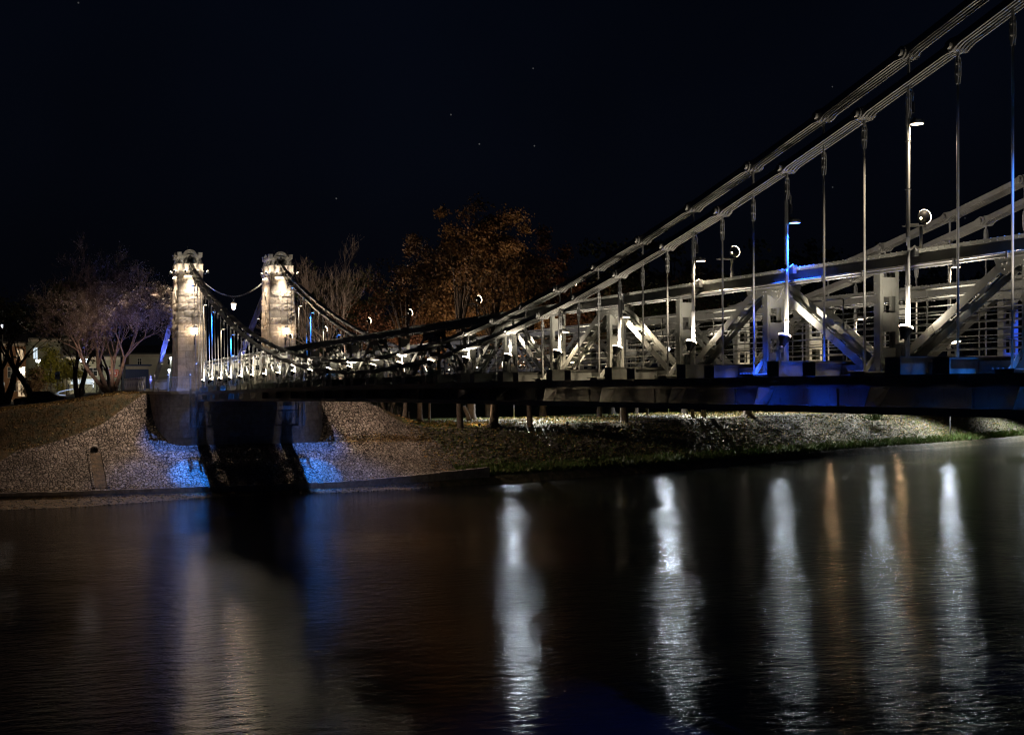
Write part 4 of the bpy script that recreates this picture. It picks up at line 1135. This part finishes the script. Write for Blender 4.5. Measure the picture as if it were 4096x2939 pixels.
M['creamwall'] = noisy('cream_render', (.42, .40, .34), (.5, .47, .4), 1.2, .85, .2, .005)
M['redsign'] = noisy('red_sign_panel', (.42, .06, .035), (.46, .07, .04), 3, .5, 0)
M['whitesign'] = noisy('white_sign_panel', (.62, .63, .64), (.7, .7, .7), 3, .4, 0)
M['navy'] = noisy('navy_cladding', (.02, .04, .12), (.03, .05, .15), 1, .6, 0)
bw = [(y_, z_, .75, 1.25, l_) for y_, z_, l_ in [(11.9, 12.1, 0), (10.1, 12.1, 1), (9.9, 9.9, 0), (11.2, 9.9, 0), (10.05, 8.2, 1), (11.0, 8.2, 0), (12.4, 8.0, 2), (10.0, 6.95 + .6, 1), (12.6, 12.1, 1)]]
building('brick_house', 'brown brick house with white windows at the far left edge', 157, 9.4, 20, 5.9, 13.5, M['brick'], bw, 2.0)
building('rendered_house', 'pale green rendered house behind the yellow lit bushes', 161, 2.6, 9.25, 5.9, 14.2, M['greenwall'], [(8.1, 12.4, .5, 1.4, 2), (6.2, 12.2, .7, 1.3, 0), (4.4, 12.2, .8, 1.3, 1), (7.0, 9.2, .8, 1.3, 0), (4.5, 9.2, .8, 1.3, 0)], 1.0)
shop = building('corner_shop', 'pale corner shop with dark roof and red sign behind the street trees', 139, -.35, 5.6, 6.6, 11.3, M['greenwall'], [(4.6, 8.5, 1.1, .55, 2), (3.5, 8.5, 1.3, .55, 2), (2.7, 9.6, .9, .9, 0), (.8, 8.6, .8, .9, 0)], 1.9, 'roof', 7)
mb = MB(); mb.box(-.09, -.062, -2.75, -1.55, 2.40, 3.25); sg = mb.build('red_sign_board', M['redsign'], shop)
mb = MB()
for k in range(5): mb.box(-.105, -.0905, -2.42 + k * .17, -2.30 + k * .17, 2.68, 2.97)
for a, b, c, d in ((-2.62, -1.68, 3.10, 3.14), (-2.62, -1.68, 2.50, 2.54), (-2.62, -2.57, 2.54, 3.10), (-1.73, -1.68, 2.54, 3.10)): mb.box(-.105, -.0905, a, b, c, d)
mb.build('sign_lettering', M['whitesign'], sg)
mb = MB(); mb.prism([(-.1, -2.4, 1.55), (-.9, -2.4, 1.3), (-.9, -2.4, 1.35), (-.1, -2.4, 1.85)], (0, 1.5, 0)); mb.build('red_awning', M['redsign'], shop)
mb = MB(); mb.box(-.08, -.065, -1.4, -.5, -.1, 1.9); mb.box(-.14, -.066, -1.5, -.4, 1.9, 2.1); mb.build('doorway', M['roof'], shop)
building('navy_kiosk', 'dark navy clad block right of the bare tree', 127, -2.1, .3, 7.0, 10.0, M['navy'], [], .2, 'navy', 4)
building('cream_house', 'dim cream house far behind the left tower', 167, -12.5, -4.2, 7.0, 12.4, M['creamwall'], [(-5.6, 11.4, .5, .8, 0), (-9.6, 11.4, .5, .8, 0)], 1.4)
# pedestrian zone sign
t = empty('pedestrian_sign', (108.5, 8.2, 6.5), 'white rectangular pedestrian zone end sign on a post before the yellow bushes', 'sign')
mb = MB(); mb.tube([(0.03, 0, -.2), (0.03, 0, 2.7)], .03, 8); mb.build('post', M['galv'], t)
mb = MB(); mb.box(-.02, 0, -.22, .22, 1.95, 2.62); pn = mb.build('sign_panel', M['whitesign'], t)
mb = MB(); mb.cyl((-.024, 0, 2.27), (1, 0, 0), .145, .006, 20); dsc = mb.build('sign_disc', M['roof'], pn)
mb = MB(); mb.cyl((-.03, 0, 2.36), (1, 0, 0), .022, .004, 10); mb.bar((-.03, 0, 2.33), (-.03, 0, 2.25), .004, .035, (1, 0, 0)); mb.bar((-.03, 0, 2.26), (-.03, .045, 2.17), .004, .022, (1, 0, 0)); mb.bar((-.03, 0, 2.26), (-.03, -.045, 2.17), .004, .022, (1, 0, 0)); mb.bar((-.03, .0, 2.31), (-.03, .05, 2.25), .004, .014, (1, 0, 0)); mb.bar((-.03, .0, 2.31), (-.03, -.045, 2.27), .004, .014, (1, 0, 0))
mb.build('walking_figure', M['whitesign'], dsc)
mb = MB(); mb.bar((-.0235, .19, 2.02), (-.0235, .09, 2.155), .005, .014, (1, 0, 0)); mb.bar((-.0235, -.09, 2.385), (-.0235, -.19, 2.52), .005, .014, (1, 0, 0)); mb.build('diagonal_stripe', M['roof'], pn)
cu = bpy.data.curves.new('zone_word', 'FONT'); cu.body = 'ЗОНА'; cu.size = .10; cu.align_x = 'CENTER'; cu.extrude = .002
to = bpy.data.objects.new('zone_word', cu); col.objects.link(to); dg = bpy.context.evaluated_depsgraph_get(); dg.update()
me = bpy.data.meshes.new_from_object(to.evaluated_get(dg)); bpy.data.objects.remove(to)
zo = bpy.data.objects.new('zone_word', me); col.objects.link(zo); me.materials.clear(); me.materials.append(M['roof']); zo.parent = pn
zo.rotation_euler = (R(90), 0, R(-90)); zo.location = (-.0225, 0, 2.485)

def globe_post(loc, h, heads, label, e, c=(.9, .92, 1), group='street lamps on the left', hm='coolglobe', fac=False):
    t = empty('street_lamp', loc, label, 'street lamp', group)
    mb = MB(); mb.tube([(0, 0, -.2), (0, 0, .5), (0, 0, .55), (0, 0, h)], [.09, .09, .05, .04], 8)
    for dy in heads:
        if dy: mb.tube([(0, 0, h - .25), (0, dy * .6, h - .3), (0, dy, h - .12)], .02, 6)
    mb.build('post', M['iron'], t)
    for dy in heads:
        mb = MB(); mb.lathe((0, dy, h), [(.05, -.1), (.11, -.02), (.14, .1), (.12, .18)], 10); hd = mb.build('lamp_head', M[hm], t)
        mb = MB(); mb.lathe((0, dy, h + .18), [(.17, 0), (.1, .1), (.02, .16), (.001, .2)], 10); mb.build('lamp_cap', M['iron'], hd)
        light('POINT', 'bulb', (0, dy, h), None, e * ((.05 if 'bushes' in label else .006) if fac else .3), c, t, .12)
    if fac: light('SPOT', 'facade_light', (.3, 0, h), (1, -.3, -.1), e, c, t, .1, 100, .6)
globe_post((130.0, 8.95, 6.4), 4.2, (.18, -.16), 'twin headed lit street lamp among the yellow bushes', 380, (1, .9, .65), fac=True)
globe_post((113.0, 5.55, 6.9), 3.3, (.2, -.2), 'twin headed street lamp before the corner shop', 260, (1, .88, .7), fac=True)
globe_post((131.3, 12.5, 6.0), 8.3, (0,), 'tall single street lamp at the left edge', 500, (1, .66, .38), fac=True)
globe_post((155.9, -8.3, 7.2), 4.3, (0,), 'greenish street lamp beside the left tower', 150, (.9, 1, .8))
globe_post((135.6, -5.4, 7.2), 2.4, (0,), 'low white street lamp just left of the left tower', 150)
# festive light spiral on the shop corner
t = empty('light_garland', (138.7, 2.75, 7.4), 'vertical string of white festive lights on the shop front', 'garland')
mb = MB()
rng = random.Random(2)
for k in range(26): mb.lathe((-.25 + rng.uniform(-.04, .04), rng.uniform(-.05, .05), .4 + k * .062), [(.001, -.03), (.03, 0), (.001, .03)], 6)
mb.build('bulbs', M['cool'], t)
mb = MB(); mb.tube([(-.25, 0, -.6), (-.25, 0, 2.1)], .015, 5); mb.build('pole', M['iron'], t)
# parked cars
def car(loc, rz, label):
    t = empty('parked_car', loc, label, 'car', 'parked cars on the street', rz)
    mb = MB(); prof = [(-2.1, .3), (2.1, .3), (2.15, .65), (1.95, .82), (1.0, .92), (.45, 1.38), (-.9, 1.42), (-1.55, .98), (-2.1, .9)]
    mb.prism([(x, -.82, z) for x, z in prof], (0, 1.64, 0)); mb.build('body', M['carpaint'], t)
    mb = MB(); mb.prism([(x, -.825, z) for x, z in [(.85, .95), (.42, 1.32), (-.85, 1.36), (-1.3, 1.0)]], (0, 1.65, 0)); mb.build('side_windows', M['glass'], t)
    mb = MB(); mb.bar((.98, -.7, .97), (.5, -.7, 1.36), .02, .02); mb.add([(1.01, -.72, .945), (1.01, .72, .945), (.475, .66, 1.375), (.475, -.66, 1.375)], [(0, 1, 2, 3)]); mb.build('windscreen', M['glass'], t)
    for x in (-1.3, 1.35):
        for y_ in (-.78, .78):
            mb = MB(); mb.cyl((x, y_, .32), (0, 1, 0), .32, .2, 16); w_ = mb.build('wheel', M['black'], t)
            mb = MB(); mb.cyl((x, y_, .32), (0, 1, 0), .19, .215, 12); mb.build('rim', M['galv'], w_)
    for y_ in (-.6, .6):
        mb = MB(); mb.box(2.1, 2.16, y_ - .16, y_ + .16, .62, .74); mb.build('headlight', M['whitesign'], t)
        mb = MB(); mb.box(-2.13, -2.09, y_ - .16, y_ + .16, .68, .82); mb.build('tail_light', M['redsign'], t)
M['carpaint'] = mat('dark_car_paint', (.02, .022, .028), .25)
car((104.5, 9.9, 5.95), R(80), 'dark parked car half hidden by the grassy bank at the left')
t = empty('light_string', (102.0, 8.0, 6.9), 'curved string of blue white lights low above the grass', 'garland')
mb = MB(); pts = [(0, -.9, .62), (0, -.3, .55), (0, .4, .38), (0, .62, .24), (0, .4, .14), (0, -.1, .08)]
mb.tube(pts, .018, 6); mb.build('light_tube', M['string'], t)
mb = MB(); mb.tube([(0, -.9, -.4), (0, -.9, .6)], .015, 5); mb.tube([(0, .5, -.4), (0, .6, .24)], .015, 5); mb.build('support_wire', M['iron'], t)

# ------------------------------------------------------------------ park lamps on the right bank
pl_ = [((106.0, -35.25), 7.0, 520), ((114.0, -56.9), 7.2, 185), ((112.1, -70.3), 6.8, 95), ((111.7, -83.0), 6.6, 80), ((109.0, -90.5), 6.6, 95), ((117.0, -109.0), 6.6, 10)]
for i, ((x, y), h, e) in enumerate(pl_):
    z = zground(x, y)
    t = empty('park_lamp', (x, y, z), 'slim park lamp post with a white floodlight head facing the river, %s from the left' % ORD[i], 'lamp post', 'park lamps on the right bank')
    mb = MB(); mb.tube([(0, 0, -.2), (0, 0, 1.2), (0, 0, 1.25), (0, 0, h)], [.06, .06, .045, .035], 8); mb.build('post', M['galv'], t)
    d = (V((20, 6, 4)) - V((x, y, z + h))).normalized()
    mb = MB(); mb.lathe((-.08, 0, h), [(.02, -.1), (.16, -.06), (.19, 0), (.18, .02)], 14, d); mb.build('lamp_head', M['black'], t)
    mb = MB(); mb.lathe(V((-.08, 0, h)) + d * .01, [(.001, 0), (.18, 0)], 14, d); mb.build('lens', M['cool'], t)
    light('SPOT', 'flood_beam', V((-.08, 0, h)) + d * .08, d, e, (.80, .90, 1), t, .2, 36, .5)
    light('SPOT', 'ground_beam', V((-.08, 0, h)) + V((0, 0, -.15)), (-.15, .05, -1), 2600, (.92, .96, 1), t, .1, 125, .6)
    light('SPOT', 'bank_beam', V((-.08, 0, h)) + V((-.1, 0, 0)), (-.9, -.05 + .05 * i, -.42), 8500 if i < 2 else 2500, (1, .96, .86), t, .1, 50, .5)
for i, (x, y) in enumerate([(112.0, -76.6), (111.0, -85.3)]):
    z = zground(x, y)
    globe_post((x, y, z), 2.8, (0,), 'warm park lamp beyond the right bank, %s' % ('left one' if i == 0 else 'right one'), 60, (1, .62, .3), 'warm park lamps', 'warmglobe')

# ------------------------------------------------------------------ scatter on the banks
rng = random.Random(77)
mb = MB()
ico = [(0, 0, 1), (.89, 0, .45), (.28, .85, .45), (-.72, .53, .45), (-.72, -.53, .45), (.28, -.85, .45), (.72, .53, -.45), (-.28, .85, -.45), (-.89, 0, -.45), (-.28, -.85, -.45), (.72, -.53, -.45), (0, 0, -1)]
icf = [(0, 1, 2), (0, 2, 3), (0, 3, 4), (0, 4, 5), (0, 5, 1), (1, 6, 2), (2, 7, 3), (3, 8, 4), (4, 9, 5), (5, 10, 1), (6, 7, 2), (7, 8, 3), (8, 9, 4), (9, 10, 5), (10, 6, 1), (11, 7, 6), (11, 8, 7), (11, 9, 8), (11, 10, 9), (11, 6, 10)]
def stone(x, y, z, s):
    a = rng.uniform(0, 6.28); ca, sa = math.cos(a), math.sin(a); sx_, sy_, sz_ = s * rng.uniform(.8, 1.5), s * rng.uniform(.6, 1.1), s * rng.uniform(.35, .7)
    vs = []
    for p in ico:
        q = (p[0] * sx_ * rng.uniform(.8, 1.15), p[1] * sy_ * rng.uniform(.8, 1.15), p[2] * sz_)
        vs.append((x + q[0] * ca - q[1] * sa, y + q[0] * sa + q[1] * ca, z + q[2]))
    mb.add(vs, icf, 0, False)
for k in range(5200):
    y = -17.5 - (rng.random() ** 1.25) * 95; t = rng.uniform(1.6, 8.6); x = Xk(y) + t
    if rng.random() < .35 and t < 3.5: continue
    stone(x, y, zground(x, y) + .0, rng.uniform(.07, .22))
for k in range(1500):
    y = rng.uniform(-17, 16); t = rng.uniform(-1, -.03) * lerp_table(SH, y); stone(Xk(y) + t, y, zground(Xk(y) + t, y), rng.uniform(.04, .10))
Y = -36.0
while Y > -112:      # stone edging beside the path
    t = 8.7; x = Xk(Y) + t
    for k in range(3): stone(x - .35 * k + rng.uniform(-.08, .08), Y + rng.uniform(-.1, .1), zground(x - .35 * k, Y) + .05, rng.uniform(.14, .2))
    Y -= .42
tag(mb.build('bank_stones', M['stones']), kind='stuff')
lm = MB()
def flat_leaf(x, y, z, s):
    n = V((rng.gauss(0, .35), rng.gauss(0, .35), 1)).normalized(); a = V((math.cos(rng.uniform(0, 6.28)), math.sin(rng.uniform(0, 6.28)), 0)); b = (a - n * a.dot(n)).normalized(); c = n.cross(b); p = V((x, y, z))
    lm.add([p - b * s, p + c * s * .7, p + b * s, p - c * s * .7], [(0, 1, 2, 3)])
for k in range(20000):
    y = -17 - (rng.random() ** 1.2) * 90; t = 1 + rng.random() ** 1.0 * 24; x = Xk(y) + t
    flat_leaf(x, y, zground(x, y) + rng.uniform(.03, .18), rng.uniform(.06, .13))
for k in range(5000):
    y = rng.uniform(2.5, 17); t = rng.uniform(5.4, 16); 
    if y < lerp_table([(5.4, 12.2), (7.4, 6.6), (9.5, 3.4)], t): continue
    x = Xk(y) + t; flat_leaf(x, y, zground(x, y) + rng.uniform(.02, .1), rng.uniform(.03, .07))
for k in range(3500):
    y = rng.uniform(-14, 16); t = rng.choice((rng.uniform(-.95, -.05) * lerp_table(SH, y), rng.uniform(4.9, 5.5) if y < -9 or y > 12 else rng.uniform(-.9, -.2), rng.uniform(.0, .5))); x = Xk(y) + t
    flat_leaf(x, y, zground(x, y) + rng.uniform(.04, .1), rng.uniform(.03, .06))
for k in range(2200):
    y = -9.6 - rng.random() * 9; t = lerp_table([(-19, 6.2), (-9.6, 5.4)], y) + rng.gauss(0, .28); x = Xk(y) + t
    flat_leaf(x, y, zground(x, y) + rng.uniform(.05, .12), rng.uniform(.03, .07))
tag(lm.build('fallen_leaves', M['litter']), kind='stuff')
def blades(name, m_, gen, n):
    b = MB()
    for k in range(n):
        x, y, h = gen(); z = zground(x, y); a = rng.uniform(0, 6.28); w = h * .12; l_ = V((rng.gauss(0, .35), rng.gauss(0, .35), 0)) * h
        p = V((x, y, z - .02)); u = V((math.cos(a), math.sin(a), 0)) * w
        b.add([p - u, p + u, p + l_ * .4 + V((0, 0, h * .6)) + u * .7, p + l_ + V((0, 0, h))], [(0, 1, 2), (0, 2, 3)])
    tag(b.build(name, m_), kind='stuff')
def g1():
    y = -19 - (rng.random() ** 1.2) * 92; c = rng.random()
    if y < -62 and .45 < c < .62: c = .7
    t = .15 + abs(rng.gauss(0, 1.1)) if c < .50 else (rng.uniform(1.2, 7.8) if c < .82 else rng.uniform(8.5, 26)); x = Xk(y) + t
    return x, y, rng.uniform(.12, .5) if t < 1.5 else rng.uniform(.08, .3)
blades('bank_grass', M['blade'], g1, 46000)
def g2():
    while True:
        y = rng.uniform(2.5, 17); t = rng.uniform(5.4, 17)
        if y > lerp_table([(5.4, 12.2), (7.4, 6.6), (9.5, 3.4)], t): return Xk(y) + t, y, rng.uniform(.05, .16)
blades('slope_grass', M['drygrass'], g2, 16000)

# warm fill lights added among the park trees to brighten their crowns
for i, (x, y, tx, ty, tz, e) in enumerate([(86.5, -24.2, 104, -29, 16, 800), (89.5, -33.5, 106, -34, 17, 650), (90.0, -17.0, 97, -19.8, 12, 420)]):
    z = zground(x, y)
    t = empty('added_tree_light', (x, y, z), 'small warm fill light added on the ground to light the autumn trees, %s from the left' % ('second', 'third', 'first')[i], 'floodlight', 'added fill lights under the autumn trees')
    d = (V((tx, ty, tz)) - V((x, y, z))).normalized(); c = V((0, 0, .3))
    mb = MB(); mb.lathe(c, [(.03, -.15), (.13, -.1), (.15, 0), (.14, .02)], 12, d); mb.bar((0, 0, -.1), c - d * .1, .05, .05); mb.build('lamp_housing', M['black'], t)
    mb = MB(); mb.lathe(c + d * .005, [(.001, 0), (.14, 0)], 12, d); mb.build('lens', M['warm'], t)
    light('SPOT', 'up_beam', c + d * .06, d, e, (1, .68, .42), t, .1, 96, .9)

for (x, y, tx, ty, tz, e, lb, c_) in [(85.6, 6.2, 88.8, 5.6, 13.5, 170, 'small warm fill light added on the grass slope below the big bare tree', (1, .64, .50)), (112, -20.5, 119.5, -22, 17, 2600, 'small dim fill light added at the foot of the tall bare tree', (1, .78, .62))]:  # fill lights added to bring both bare trees out of the dark
    z = zground(x, y); t = empty('added_tree_light', (x, y, z), lb, 'floodlight', 'added fill lights under the bare trees')
    d = (V((tx, ty, tz)) - V((x, y, z))).normalized(); c = V((0, 0, .25))
    mb = MB(); mb.lathe(c, [(.03, -.12), (.1, -.1), (.12, 0), (.11, .02)], 12, d); mb.bar((0, 0, -.1), c - d * .08, .05, .05); mb.build('lamp_housing', M['black'], t)
    mb = MB(); mb.lathe(c + d * .005, [(.001, 0), (.11, 0)], 12, d); mb.build('lens', M['warm'], t)
    light('SPOT', 'up_beam', c + d * .05, d, e, c_, t, .08, 120, .9)
